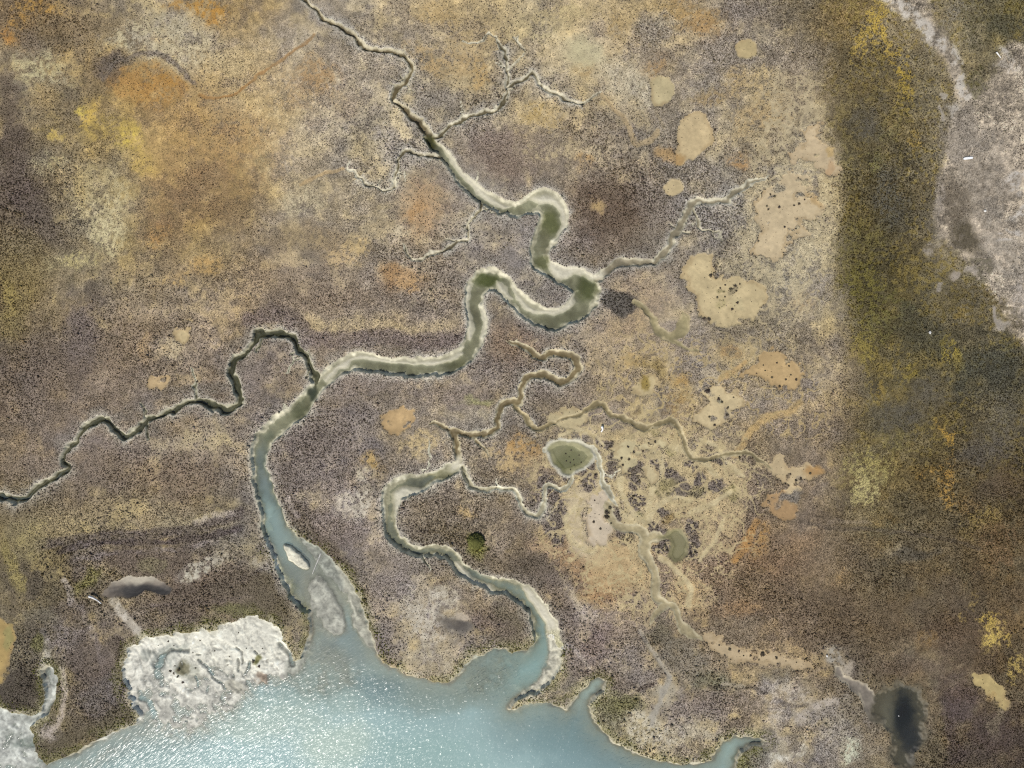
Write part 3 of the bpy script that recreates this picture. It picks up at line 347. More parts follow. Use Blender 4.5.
# ---- mosaic of bare tan mud and dark shrub islands
region([(556, 505), (575, 470), (600, 448), (625, 432), (655, 434), (690, 446), (712, 462), (742, 470), (735, 500), (710, 520), (680, 512), (660, 520), (650, 560), (640, 585), (600, 575), (575, 545)], 'b3a07a', .8, 6, patch=.45, v=.34, rough=6, isl=7)
region([(700, 455), (745, 468), (750, 500), (735, 540), (700, 560), (680, 530), (690, 500)], 'b09a74', .75, 7, patch=.4, v=.35, rough=6)
region([(570, 495), (600, 480), (612, 505), (610, 540), (600, 565), (575, 555), (565, 525)], 'bfae90', .8, 6, v=.06, rough=4)
region([(588, 556), (606, 530), (628, 545), (636, 575), (615, 592), (592, 585)], 'b89c72', .6, 6, v=.12, rough=4)
for (x, y, rx, ry, rot, v) in [(612, 466, 8, 14, -30, 1), (606, 448, 14, 5, 30, .95), (585, 478, 11, 12, 20, .95), (567, 476, 9, 8, 20, .95), (636, 470, 6, 5, 0, .95), (634, 482, 8, 11, -20, .98), (662, 468, 16, 9, 35, .85), (650, 458, 10, 4, 30, .8), (634, 504, 10, 9, 30, .95), (646, 500, 6, 5, 0, .9), (664, 510, 5, 5, 0, .95), (618, 515, 6, 5, 0, .9), (607, 512, 3, 3, 0, 1), (640, 515, 6, 4, 0, .7), (607, 480, 4, 5, 0, .95), (680, 488, 12, 9, 0, .6), (700, 478, 9, 7, 20, .75), (720, 485, 9, 9, 0, .8), (705, 492, 9, 6, 0, .8), (690, 462, 8, 5, 0, .85), (718, 455, 8, 4, 20, .95), (660, 528, 10, 7, 20, .95), (690, 525, 9, 8, 0, .85), (655, 547, 6, 7, 0, .95), (628, 535, 12, 7, 10, .75), (552, 520, 12, 26, -20, .95), (548, 492, 8, 14, 0, .9), (560, 540, 8, 10, -30, .9), (668, 545, 14, 9, 0, .85), (690, 550, 8, 14, 0, .9), (675, 480, 9, 8, 0, .5)]:
    blob(x, y, rx, ry, rot, '6e635a', .9, .15, v=v, soft=.28, s=1.15)
for (x, y, rx, ry, col) in [(665, 484, 12, 9, '857a50'), (650, 475, 4, 4, '847a58'), (700, 490, 10, 7, '80764c'), (641, 515, 6, 5, '8c8458'), (672, 450, 6, 5, '8f8456'), (735, 490, 8, 10, '80764c'), (670, 515, 8, 4, '8c7444'), (580, 520, 0.1, .1, '000000'), (630, 537, 10, 5, '8d7c54'), (650, 430, 10, 5, '8f8258')]:
    blob(x, y, rx, ry, 0, col, .65, .4, soft=.4)

for pts, wd in [([(598, 468), (604, 486), (614, 500), (622, 512), (634, 524)], 7), ([(634, 440), (622, 460), (620, 480), (624, 500), (640, 520)], 6), ([(652, 446), (662, 462), (656, 482), (650, 500), (648, 522)], 6), ([(644, 524), (656, 508), (670, 498), (690, 500)], 5), ([(664, 446), (684, 450), (704, 462), (716, 474)], 6), ([(610, 512), (598, 530), (592, 552)], 8), ([(690, 512), (712, 504), (730, 492)], 5), ([(576, 506), (566, 520), (572, 540), (588, 552)], 5), ([(560, 436), (574, 430), (590, 434), (604, 444)], 4), ([(700, 440), (716, 446), (728, 462), (744, 476)], 4), ([(660, 556), (676, 570), (690, 588), (688, 606)], 5), ([(700, 560), (716, 540), (722, 520)], 4)]:
    stroke(pts, wd, 'c2b28c', .85, .15, v=.03, dh=-.05)
# ---- ponds of bare clay (salt pans) : polygon, colour, label
PANS = [
    ([(653, 79), (668, 77), (674, 89), (669, 101), (660, 108), (653, 101), (651, 90)], 'b0a278', 'small drab salt pan shaped like a teardrop above the large pale pan'),
    ([(682, 118), (695, 111), (705, 115), (713, 128), (713, 143), (700, 153), (686, 163), (676, 164), (677, 152), (677, 133)], 'bba67a', 'large smooth pale tan salt pan with an orange lower left corner'),
    ([(664, 187), (672, 179), (681, 181), (684, 189), (676, 196), (667, 193)], 'bda97c', 'small round pale salt pan below the large pale pan'),
    ([(737, 43), (745, 40), (755, 43), (757, 54), (746, 58), (737, 56)], 'b3a070', 'small squarish yellow tan salt pan near the upper edge'),
    ([(683, 268), (690, 259), (704, 256), (712, 257), (716, 272), (728, 276), (745, 281), (764, 286), (768, 294), (764, 306), (752, 319), (732, 326), (712, 322), (700, 314), (697, 297), (688, 288)], 'b8a67a', 'big pale salt pan with a ragged outline and shrub tufts in its middle'),
    ([(762, 232), (760, 215), (752, 205), (768, 190), (790, 176), (806, 176), (812, 190), (808, 200), (822, 205), (816, 218), (802, 220), (806, 232), (790, 236), (786, 248), (778, 258), (764, 262), (752, 250)], 'baa782', 'large sprawling pale salt pan beside the dark belt'),
    ([(790, 150), (806, 142), (804, 132), (815, 122), (824, 122), (820, 132), (826, 146), (834, 166), (831, 174), (818, 166), (806, 158), (792, 158)], 'b8a480', 'branching tan salt pan at the edge of the dark belt'),
    ([(632, 390), (644, 376), (655, 373), (659, 386), (652, 394), (638, 396)], 'b7a578', 'small pale salt pan beside a mossy brown patch'),
    ([(700, 386), (715, 379), (736, 388), (742, 404), (730, 418), (714, 428), (698, 424), (702, 405)], 'b8a67c', 'ragged pale salt pan below the orange tan flat'),
    ([(772, 458), (780, 456), (787, 466), (800, 466), (812, 464), (822, 470), (816, 478), (804, 485), (796, 495), (786, 494), (780, 482), (774, 470)], 'b6a27a', 'winged pale salt pan with a rusty right tip'),
    ([(768, 494), (778, 482), (788, 500), (797, 512), (784, 522), (772, 512), (762, 506)], 'a38358', 'rusty brown flat below the winged pale pan'),
    ([(735, 378), (752, 366), (772, 352), (788, 356), (800, 372), (798, 384), (786, 390), (770, 382), (752, 376)], 'b09464', 'orange tan flat dotted with a few dark tufts'),
    ([(175, 331), (188, 321), (196, 327), (188, 342), (182, 346)], 'bca87a', 'small diamond shaped pale salt pan in the west meadow'),
    ([(145, 384), (154, 374), (164, 371), (170, 374), (168, 381), (153, 388)], 'b59c70', 'small tan salt pan above the narrow west creek'),
    ([(384, 420), (396, 412), (403, 406), (413, 410), (408, 424), (398, 432), (386, 430)], 'b39565', 'tan salt pan right of the creek junction'),
    ([(-10, 624), (13, 625), (13, 645), (7, 672), (-10, 688)], 'a48a50', 'orange rimmed olive pond at the left edge of the marsh'),
    ([(971, 675), (984, 675), (1001, 685), (1010, 704), (1002, 708), (991, 697), (978, 689)], 'b09c64', 'tongue shaped tan pan on the dark lower right marsh'),
    ([(706, 634), (724, 640), (740, 648), (770, 650), (790, 658), (812, 664), (814, 669), (790, 668), (765, 664), (740, 662), (720, 654), (706, 644)], 'b09c78', 'long tan mud flat running towards the dark pool'),
    ([(548, 418), (562, 408), (570, 408), (583, 412), (582, 424), (565, 428), (552, 424)], 'b5a67c', 'pale mud pan along the winding brown creek'),
    ([(595, 492), (603, 486), (613, 498), (616, 510), (612, 530), (606, 545), (592, 540), (585, 520)], 'bdae94', 'pale dry mud flat among dark shrub islands'),
    ([(612, 452), (622, 443), (640, 440), (656, 438), (664, 446), (650, 452), (636, 455), (632, 466), (620, 475), (618, 462)], 'bcaf84', 'creamy mud flat north of the shrub islands'),
    ([(640, 470), (650, 464), (658, 474), (652, 482), (646, 476)], 'b9aa80', 'little creamy pan between two shrub islands'),
]
PANBASE = 100
# lacework of bare mud between shrubs, and the linked bare flats of the north east
lace = np.minimum(np.abs(fbm(X, Y, 19, 3, 737)), np.abs(fbm(X, Y, 12, 3, 747)) * 1.25)
for pts, col, a, th in [([(540, 415), (600, 395), (690, 400), (760, 440), (775, 490), (745, 560), (700, 610), (650, 625), (590, 600), (550, 560), (530, 480)], 'b6a47c', .85, .085),
                        ([(735, 200), (752, 165), (745, 120), (765, 80), (805, 70), (832, 110), (840, 180), (838, 240), (828, 300), (795, 320), (755, 330), (740, 260)], 'b4a078', .8, .085),
                        ([(620, 330), (700, 340), (780, 330), (830, 400), (820, 440), (740, 430), (660, 420), (600, 380)], 'b09868', .7, .07)]:
    P = catmull(pts, 4, True)
    w = window(P[:, 0].min(), P[:, 0].max(), P[:, 1].min(), P[:, 1].max(), 20)
    d, _ = poly_dist(P, Xm[w], Ym[w], True)
    m = sst(16, -20, d) * sst(th * 1.5, th * .5, lace[w] + .03 * n_f[w]) * (HOLD if False else 1)
    put(w, (m * a).astype(np.float32), col, .10)
region([(748, 200), (772, 165), (796, 120), (822, 108), (838, 160), (836, 225), (826, 275), (800, 300), (762, 285), (744, 240)], 'b5a37c', .7, 10, patch=.8, v=.36, rough=8, isl=8)
for i, (pts, col, lab) in enumerate(PANS):
    if i not in (1, 2, 3, 15): region(pts, 'b19c72', .55, 9, patch=.75, v=.42, rough=7.0, isl=6.0)
    hc = np.clip(hexc(col) * np.array([1.0, .995, 1.015]), 0, 250).astype(int); col = '%02x%02x%02x' % tuple(hc)
    w_, m_, d_ = region(pts, col, .96, 1.6, isl=(0 if i in (0, 1, 2, 3, 15) else 9.0 if i in (5, 6, 8, 9, 11, 19, 20) else 4.5), v=.012, dh=-.09, rough={0: 1.6, 1: 1.8, 2: 1.6, 3: 1.8, 5: 5.0, 6: 4.5, 8: 4.5, 14: 5.0, 13: 3.4, 11: 3.2, 20: 4.0, 17: 3.5, 10: 3.5}.get(i, 2.8), cls=PANBASE + i)
    D[w_] *= (1 + m_ * (.05 + .06 * n_q[w_] + .04 * n_i[w_]))[..., None]
    rim_ = m_ * sst(-5.5, -.5, d_) * sst(-.5, .3, n_q[w_] + .5 * n_p[w_])
    D[w_] += (hexc('8c7450') - D[w_]) * (.46 * rim_)[..., None]
    ro_ = sst(6, .5, d_) * (d_ > 0) * (CLS[w_] == 0) * sst(-.6, .2, n_q[w_] + n_p[w_]); V[w_] += (.95 - V[w_]) * .65 * ro_; D[w_] *= (1 - .13 * ro_)[..., None]
for b in [(672, 160, 9, 6, 0, 'a5804c', .7, .1, None), (708, 145, 8, 14, 30, 'b8a072', .4, .1, None), (722, 300, 8, 6, 0, '9c9060', .5, .3, .35), (740, 300, 9, 5, 0, 'c0b084', .5, .1, None), (735, 290, 5, 6, 0, '7d7258', .7, .3, .7), (722, 288, 6, 3, 0, '837852', .7, .3, .5), (702, 318, 3, 3, 0, '7c7258', .6, .3, .6), (715, 276, 3, 4, 0, '6d655c', .8, .2, .8),
          (812, 474, 9, 7, 0, 'a98250', .8, .2, .05), (798, 482, 5, 5, 0, '877a68', .7, .2, .6), (790, 498, 8, 5, -30, '6b645c', .8, .2, .95), (6, 640, 6, 12, 0, '8f8a54', .6, .1, 0), (828, 150, 5, 4, 40, 'b89a62', .7, .1, None), (826, 165, 5, 5, 0, 'b8946a', .6, .1, None), (808, 196, 10, 4, 30, 'b0905e', .6, .1, None), (795, 190, 5, 4, 20, '7a7468', .8, .2, .9), (778, 185, 5, 6, 10, '7f7868', .7, .2, .9), (770, 195, 3, 2, 0, '6a645c', .8, .2, .9), (808, 188, 4, 2, 0, '827868', .7, .2, .8),
          (708, 392, 5, 4, 0, '6c645a', .8, .2, .95), (722, 402, 3, 2, 0, '75705c', .8, .2, .9), (728, 412, 3, 5, 0, '6a625a', .8, .2, .95), (711, 418, 4, 3, 0, '6c645a', .8, .2, .95), (996, 695, 4, 5, 0, 'a88a54', .5, .1, None), (648, 384, 5, 6, 30, '8a7434', .8, .2, .3)]:
    blob(*b[:9], soft=.4)

# patchwork: shrubs close ranks in lobes and leave bare crust between them
pw = .55 * fbm(X, Y, 15, 4, 757) + .35 * n_i + .12 * n_f
pm = ((CLS == 0) & (X < 900)) * sst(.98, .80, V) * sst(880, 820, X)
pp = sst(-.07, .07, V - .60 + .34 * pw)
D *= (1 + pm * (.045 * (1 - pp) - .055 * pp))[..., None]
D[..., 2] *= 1 + pm * (.035 * pp - .02 * (1 - pp))
V += pm * np.where(pp > .5, .13, -.11) * np.abs(2 * pp - 1)
V += .10 * sst(540, 620, X) * sst(860, 820, X) * sst(640, 580, Y) * (CLS == 0) * (V > .15)
V = np.clip(V, 0.05, 1)
# ---- tidal creeks ------------------------------------------------------------------
# id: (name label, edge mud, floor mud, [(x, y, width, depth)...])
CREEKS = [
    ('broad winding tidal creek with pale mud banks running down to the bay', 'cec9b4', '9a9780',
     [[(429, 137, 10, 1.0), (434, 145, 11, 1.0), (443, 153, 11, .9), (463, 180, 13, .95), (483, 197, 15, 1.0), (500, 205, 16, 1.02), (516, 210, 17, 1.02), (532, 203, 22, 1.0), (546, 203, 28, 1.0), (554, 215, 32, 1.02), (548, 234, 26, 1.02), (539, 252, 20, 1.0), (544, 266, 18, 1.0), (560, 275, 19, .98), (577, 280, 26, 1.0), (587, 288, 27, 1.05), (582, 304, 26, 1.05), (568, 315, 22, 1.05), (549, 319, 22, 1.05), (529, 310, 20, 1.02), (515, 298, 20, 1.02), (504, 286, 20, 1.02), (490, 279, 24, 1.0), (477, 288, 21, 1.05), (474, 306, 19, 1.08), (478, 325, 20, 1.05), (472, 345, 18, 1.05), (456, 361, 20, 1.05), (423, 368, 21, 1.05), (390, 366, 20, 1.05), (358, 361, 20, 1.05), (339, 368, 17, 1.02), (323, 380, 15, 1.02), (312, 394, 17, 1.05), (297, 412, 20, 1.05), (276, 426, 19, 1.08), (262, 444, 18, 1.12), (258, 463, 17, 1.15), (264, 489, 20, 1.18), (270, 512, 22, 1.18), (276, 530, 26, 1.2), (286, 550, 34, 1.2), (296, 572, 34, 1.2), (308, 596, 34, 1.2)]]),
    ('narrow creek from the top edge down to the dark olive pool', 'bcb49c', '625840',
     [[(298, -30, 5, .5), (306, 0, 5, .55), (316, 10, 5, .55), (326, 20, 6, .6), (340, 28, 6, .6), (353, 36, 6, .62), (366, 47, 6, .62), (386, 52, 6, .6), (403, 55, 6, .6), (412, 64, 7, .62), (408, 78, 6.5, .62), (397, 91, 7, .65), (396, 101, 7, .68), (409, 113, 7, .7), (421, 122, 7, .75), (427, 132, 8, .85), (430, 139, 10, .95)]]),
    ('slender forked creek climbing north east from the olive pool', 'c6c0ac', '625a44',
     [[(429, 139, 6, .8), (443, 133, 6, .6), (463, 119, 7, .55), (483, 112, 6, .52), (499, 107, 7, .55), (504, 96, 6, .5), (505, 88, 5, .5), (512, 84, 5, .45), (522, 80, 5, .45), (532, 75, 5, .42), (540, 83, 5, .42), (545, 87, 5, .42), (553, 93, 5, .42), (562, 98, 5, .4), (574, 102, 5, .4), (584, 105, 4, .38), (592, 98, 4, .3), (602, 93, 4, .15)],
      [(505, 88, 4.5, .45), (508, 76, 4.5, .42), (508, 64, 4.5, .42), (504, 50, 4.5, .4), (497, 41, 4.5, .35), (489, 35, 4, .3), (480, 41, 4, .25), (470, 43, 4, .2), (461, 40, 4, .1)],
      [(509, 70, 3.5, .35), (516, 62, 3.5, .3), (524, 52, 3.5, .3), (518, 42, 3, .25), (512, 36, 3, .15)]]),
    ('thin looping side creek west of the main channel', 'c8c2ae', '665e48',
     [[(442, 158, 6, .75), (430, 156, 5, .55), (419, 155, 5, .5), (406, 151, 5, .48), (400, 160, 5, .45), (395, 174, 5, .45), (393, 187, 5, .45), (386, 190, 5, .42), (376, 186, 4.5, .4), (366, 185, 4.5, .4), (358, 177, 4.5, .38), (354, 171, 4, .32), (346, 169, 4, .2), (348, 160, 3, .12)]]),
    ('thin crooked creek feeding the main channel from the south west', 'c6c0ac', '645c46',
     [[(481, 200, 6, .8), (480, 210, 5, .6), (472, 218, 4.5, .5), (468, 226, 4.5, .45), (467, 237, 4.5, .42), (458, 241, 4.5, .4), (450, 247, 4.5, .4), (440, 251, 4.5, .38), (428, 253, 4.5, .36), (417, 259, 4.5, .34), (410, 256, 4.5, .34), (405, 249, 4.5, .3), (402, 243, 4, .15)]]),
    ('pale shallow creek reaching east with short twigs', 'bcb6a2', '8a826e',
     [[(596, 278, 9, .85), (604, 272, 8, .7), (622, 263, 8, .6), (645, 263, 8, .55), (660, 258, 7.5, .52), (670, 246, 7.5, .5), (679, 229, 8, .5), (686, 214, 8, .5), (692, 204, 8, .5), (702, 201, 6.5, .45), (714, 201, 6.5, .45), (725, 200, 6, .42), (735, 193, 6, .4), (745, 185, 6, .36), (756, 180, 5.5, .3), (770, 175, 5, .12)],
      [(692, 208, 4.5, .4), (697, 218, 5, .36), (703, 229, 5, .34), (711, 231, 4.5, .3), (719, 230, 4, .25), (725, 240, 4, .1)],
      [(688, 232, 3.5, .35), (678, 226, 3.5, .3), (669, 222, 3, .12)]]),
    ('narrow dark shaded creek winding in from the west', 'b8b4a0', '47462f',  # floor mud colour darkened further for the shadow lying in the cut
     [[(-30, 490, 6, .8), (0, 496, 6.5, .85), (13, 502, 7, .85), (30, 493, 6.5, .8), (47, 482, 7, .8), (60, 475, 7, .85), (67, 469, 7, .8), (63, 459, 6, .75), (70, 446, 6.5, .8), (80, 434, 6.5, .8), (87, 427, 7, .8), (97, 420, 7, .85), (108, 422, 7, .85), (114, 430, 7.5, .9), (123, 437, 8.5, .9), (133, 432, 7.5, .85), (142, 424, 7, .85), (150, 419, 7, .85), (166, 412, 7, .85), (180, 408, 7, .85), (190, 402, 7, .85), (200, 401, 7, .85), (214, 406, 8, .9), (227, 410, 8.5, .9), (237, 401, 9, .9), (236, 388, 8, .85), (232, 376, 8, .85), (233, 362, 8, .85), (241, 356, 7.5, .82), (248, 350, 7.5, .82), (254, 340, 7.5, .85), (262, 333, 8, .85), (276, 333, 7.5, .85), (288, 334, 7.5, .85), (294, 340, 7.5, .85), (299, 350, 7.5, .85), (307, 361, 7.5, .88), (312, 369, 7.5, .9), (315, 381, 9, .95), (312, 392, 10, 1.0)],
      [(195, 401, 4, .6), (194, 392, 3.5, .4), (193, 380, 3, .3), (191, 368, 3, .1)],
      [(140, 402, 4, .35), (144, 411, 4, .5), (145, 422, 4.5, .7), (146, 430, 4, .5), (148, 438, 3.5, .3)],
      [(308, 380, 4.5, .6), (309, 372, 4, .45), (306, 366, 3, .1)], [(257, 352, 3, .15), (259, 342, 3.5, .5), (261, 335, 4, .7)]]),
    ('second tidal creek curling through the lower marsh to a wide bend', 'ccc8b4', '8d8a72',
     [[(456, 467, 11, .8), (443, 473, 12, .85), (432, 478, 13, .9), (420, 484, 19, .92), (404, 487, 22, .86), (393, 494, 20, .86), (389, 508, 17, .86), (389, 522, 13, .87), (393, 536, 13, .87), (403, 546, 13, .86), (418, 552, 12, .86), (436, 550, 13, .88), (450, 556, 14, .92), (460, 567, 14, 1.0), (473, 577, 13, .96), (489, 584, 15, .97), (506, 587, 17, .98), (522, 594, 20, 1.0), (536, 608, 22, 1.02), (545, 626, 25, 1.12), (547, 646, 29, 1.14), (540, 664, 34, 1.16), (528, 678, 38, 1.16)],
      [(421, 554, 4.5, .75), (424, 562, 4, .5), (429, 570, 3.5, .2)]]),
    ('brown winding creek looping north from the second creek', 'beb498', '76694c',
     [[(456, 468, 8, .75), (458, 458, 8, .6), (456, 446, 8, .58), (453, 433, 9, .55), (470, 434, 7, .5), (486, 434, 7, .5), (497, 428, 7, .5), (498, 414, 7, .48), (503, 404, 7.5, .48), (512, 402, 8, .48), (519, 402, 8, .48), (522, 390, 8, .46), (527, 379, 8, .45), (539, 374, 8, .44), (551, 378, 8, .44), (562, 382, 8.5, .44), (573, 376, 8.5, .44), (578, 366, 8.5, .42), (574, 356, 8, .42), (562, 353, 8, .4), (550, 355, 8, .4), (540, 358, 7.5, .38), (530, 351, 7, .34), (520, 345, 7, .3), (506, 339, 6.5, .15)],
      [(453, 433, 6, .5), (446, 428, 6, .35), (436, 423, 6, .2), (428, 424, 6, .08)],
      [(474, 437, 4, .4), (480, 446, 4, .35), (490, 457, 4, .2)]]),
    ('shallow tan creek drifting east through the mud mosaic', 'b4a684', '867a5a',
     [[(514, 403, 7, .45), (522, 413, 7, .4), (529, 423, 7, .4), (539, 429, 7, .38), (552, 424, 6.5, .35), (566, 419, 6.5, .33), (579, 414, 6.5, .32), (592, 406, 7, .3), (602, 403, 8, .28), (608, 411, 8, .28), (618, 417, 8, .28), (632, 421, 8, .28), (645, 428, 8.5, .28), (658, 424, 8.5, .28), (670, 419, 8.5, .26), (680, 429, 8, .24), (684, 442, 7.5, .22), (691, 456, 7.5, .2), (704, 459, 7, .16), (725, 454, 7, .14), (745, 452, 7, .12), (758, 459, 6.5, .1), (772, 470, 6, .05)]]),
    ('white edged branching creek south of the round green pond', 'd0ccb8', 'a8a28a',
     [[(462, 468, 7, .8), (468, 481, 7, .75), (474, 488, 7, .65), (486, 491, 7, .6), (500, 489, 7, .55), (512, 490, 7, .5), (519, 499, 7, .48), (526, 511, 7, .45), (534, 517, 6.5, .42), (542, 512, 6.5, .4), (545, 500, 6.5, .38), (545, 489, 6.5, .36), (552, 486, 6.5, .34), (562, 490, 6.5, .32), (570, 486, 6.5, .3), (573, 474, 6, .22), (573, 468, 5, .12)],
      [(544, 450, 6, .12), (556, 443, 6, .2), (572, 442, 6, .2), (588, 446, 7, .22), (597, 457, 8, .25), (601, 470, 7, .25), (603, 484, 7, .22), (610, 494, 7, .18), (617, 506, 8, .12)]]),
    ('tan grey creek trickling south from the clay flats', 'aea488', 'a09474',
     [[(608, 505, 9, .1), (611, 518, 9, .16), (616, 526, 9, .2), (630, 528, 10, .22), (642, 532, 12, .24), (646, 541, 12, .24), (644, 552, 10, .24), (651, 563, 9, .24), (655, 574, 9, .24), (654, 586, 9, .24), (657, 598, 9, .24), (665, 605, 9, .22), (656, 613, 7, .2), (650, 625, 7, .1)],
      [(664, 604, 7, .2), (674, 608, 7, .16), (678, 620, 8, .12), (688, 632, 10, .08), (704, 640, 12, .05)],
      [(646, 540, 9, .22), (656, 537, 10, .2), (668, 538, 10, .15)]]),
    ('drab blind channel below the big ragged pan', 'a09474', '918766',
     [[(634, 302, 6, .1), (644, 309, 7, .16), (652, 318, 8, .2), (658, 330, 9, .22), (668, 336, 10, .2), (678, 333, 12, .18), (684, 324, 14, .15), (683, 312, 10, .08)],
      [(668, 338, 6, .15), (682, 346, 6, .12), (700, 352, 6, .06)]]),
    ('muddy gully entering the dark lower right pool', 'a09684', '7c746a',
     [[(838, 668, 8, .1), (842, 677, 9, .2), (852, 684, 11, .26), (862, 690, 14, .3), (870, 702, 18, .3), (880, 712, 22, .28), (890, 720, 26, .2)]]),
]
CB = 10
rt = np.random.default_rng(77)
# hair-thin rills that drain the marsh into the creeks
for ci, cnt in ((0, 16), (1, 8), (2, 9), (3, 5), (4, 5), (5, 9), (6, 13), (7, 12), (8, 4), (10, 4)):
    for _ in range(cnt):
        ln = CREEKS[ci][3][rt.integers(0, len(CREEKS[ci][3]))]
        if len(ln) < 5: continue
        k = rt.integers(1, len(ln) - 1); p = ln[k]; q = ln[k + 1]
        if p[1] > 560: continue
        th = math.atan2(q[1] - p[1], q[0] - p[0]) + rt.choice([-1, 1]) * rt.uniform(.9, 1.7)
        x, y = p[0], p[1]; L_ = rt.uniform(5, 13) + p[2] * .5; n_ = 5; pts = []
        for t in range(n_ + 1):
            pts.append((x, y, 3.0 - 1.9 * t / n_, min(.45, p[3] * .6) * (1 - t / n_) + .02))
            th += rt.normal(0, .45); x += math.cos(th) * L_ / n_; y += math.sin(th) * L_ / n_
        CREEKS[ci][3].append(pts)
HC = np.full(X.shape, 9.0, np.float32)
TT = np.full(X.shape, 9.0, np.float32)
NEAR = np.full(X.shape, 1e3, np.float32)
for ci, (lab, ce, cf, lines) in enumerate(CREEKS):
    ecol, fcol = hexc(ce), hexc(cf)
    for li, pts in enumerate(lines):
        if pts[-1][3] < .21: pts[-1] = (pts[-1][0], pts[-1][1], min(pts[-1][2], 1.6), .03)
        slim = 1.0 if max(p[2] for p in pts) > 8.5 else .80
        P = catmull(pts, 5); P[:, 2:] = np.maximum(P[:, 2:], .02)
        wmax = P[:, 2].max()
        w = window(P[:, 0].min(), P[:, 0].max(), P[:, 1].min(), P[:, 1].max(), wmax + 26)
        kn = 2.1 if 1 <= ci <= 6 else .6 if ci == 0 else 1.0
        xw, yw = Xf[w] + kn * n_i[w], Yf[w] + kn * n_j[w]
        bt = np.full(xw.shape, 99.0, np.float32); bd = np.zeros(xw.shape, np.float32); bn = np.full(xw.shape, 1e3, np.float32); bw_ = np.ones(xw.shape, np.float32)
        for i in range(len(P) - 1):
            a, b = P[i], P[i + 1]
            R = max(a[2], b[2]) / 2 + 24
            i0 = np.searchsorted(xs[w[1]], min(a[0], b[0]) - R); i1 = np.searchsorted(xs[w[1]], max(a[0], b[0]) + R)
            j0 = np.searchsorted(ys[w[0]], min(a[1], b[1]) - R); j1 = np.searchsorted(ys[w[0]], max(a[1], b[1]) + R)
            q = (slice(j0, j1), slice(i0, i1))
            ab = b[:2] - a[:2]; L = max(1e-6, ab @ ab)
            t = np.clip(((xw[q] - a[0]) * ab[0] + (yw[q] - a[1]) * ab[1]) / L, 0, 1)
            dd = np.hypot(xw[q] - a[0] - t * ab[0], yw[q] - a[1] - t * ab[1])
            hw = (a[2] + (b[2] - a[2]) * t) / 2 * slim
            tt = dd / hw
            s = tt < bt[q]
            bt[q] = np.where(s, tt, bt[q]); bd[q] = np.where(s, (.745 if ci == 0 else .78) * (a[3] + (b[3] - a[3]) * t), bd[q]); bw_[q] = np.where(s, hw, bw_[q])
            bn[q] = np.minimum(bn[q], dd - hw)
        bt = bt * (1 + (.10 if slim == 1 else .14) * n_p[w]) + ((.35 * n_f[w] + .15 * n_y[w]) / bw_ if slim == 1 else .17 * n_f[w] + .05 * n_y[w])
        bank = np.clip(1 - np.minimum(1.0 + .12 * bw_, 1.9) * (1 + .35 * n_p[w]) / bw_, .30, .88)           # bank of steady width
        prof = np.where(bt < bank, -bd * (.66 + .34 * (1 - (bt / bank) ** 2)), -bd * .66 * sst(1.02, 0.0, (bt - bank) / (1 - bank + 1e-6)))
        prof = np.where(bt < 1.0, prof, 9.0)
        use = prof < HC[w]
        HC[w] = np.where(use, prof, HC[w]); TT[w] = np.where(use, bt, TT[w])
        NEAR[w] = np.minimum(NEAR[w], np.where(bd > .3, bn, 1e3))
        ins = (bt < 1.0) & use
        CLS[w][ins] = CB + ci
        f = sst(bank - .22, bank + .12, bt + .10 * n_f[w] + .07 * n_p[w])
        colr = fcol + (ecol - fcol) * f[..., None]
        colr = colr * (1 + .09 * n_p[w] + .07 * n_q[w] + .05 * n_f[w])[..., None]
        mm = (sst(1.15, .95, bt) * use).astype(np.float32)[..., None]
        D[w] += (colr - D[w]) * mm
        V[w] *= np.where((bt < 1.0) & use, 0.0, 1.0)
# grey, taller saltbush on the levees beside the creeks
lev = sst(13, 1, NEAR + 5 * n_p) * (TT > 1.0) * (CLS < PANBASE) * sst(900, 820, X)
levc = np.array([136, 128, 118], np.float32)
D += (levc * (1 + .06 * n_p)[..., None] - D) * (.38 * lev)[..., None]
V += (np.maximum(V, .86) - V) * lev * .8
S += .18 * lev
edge_l = sst(3.0, .4, NEAR) * (TT > 1.0)
S += .15 * edge_l
H = np.where(HC < 8, np.minimum(H, HC + (.04 * n_f + .07 * n_q) * (TT < .75)), H + .05 * lev)
# bleached, salty fringe right at the creek lips
bl = sst(7, .5, NEAR + 3.5 * n_p + 2 * n_f) * (TT > 1.0) * (CLS < 10) * sst(-.35, .35, fbm(X, Y, 18, 3, 929)) * sst(900, 820, X)
tl = sst(3.4, .4, NEAR + 1.0 * n_f) * (TT > 1.0) * (CLS < 10) * sst(-.5, .1, fbm(X, Y, 14, 3, 939)) * sst(900, 820, X)
D += (np.array([176, 170, 156], np.float32) - D) * (.36 * bl)[..., None]
D += (np.array([190, 184, 168], np.float32) - D) * (.5 * tl)[..., None]
V *= 1 - .4 * tl
V += (.5 - V) * bl * .5
CREEK_PTS_END = True

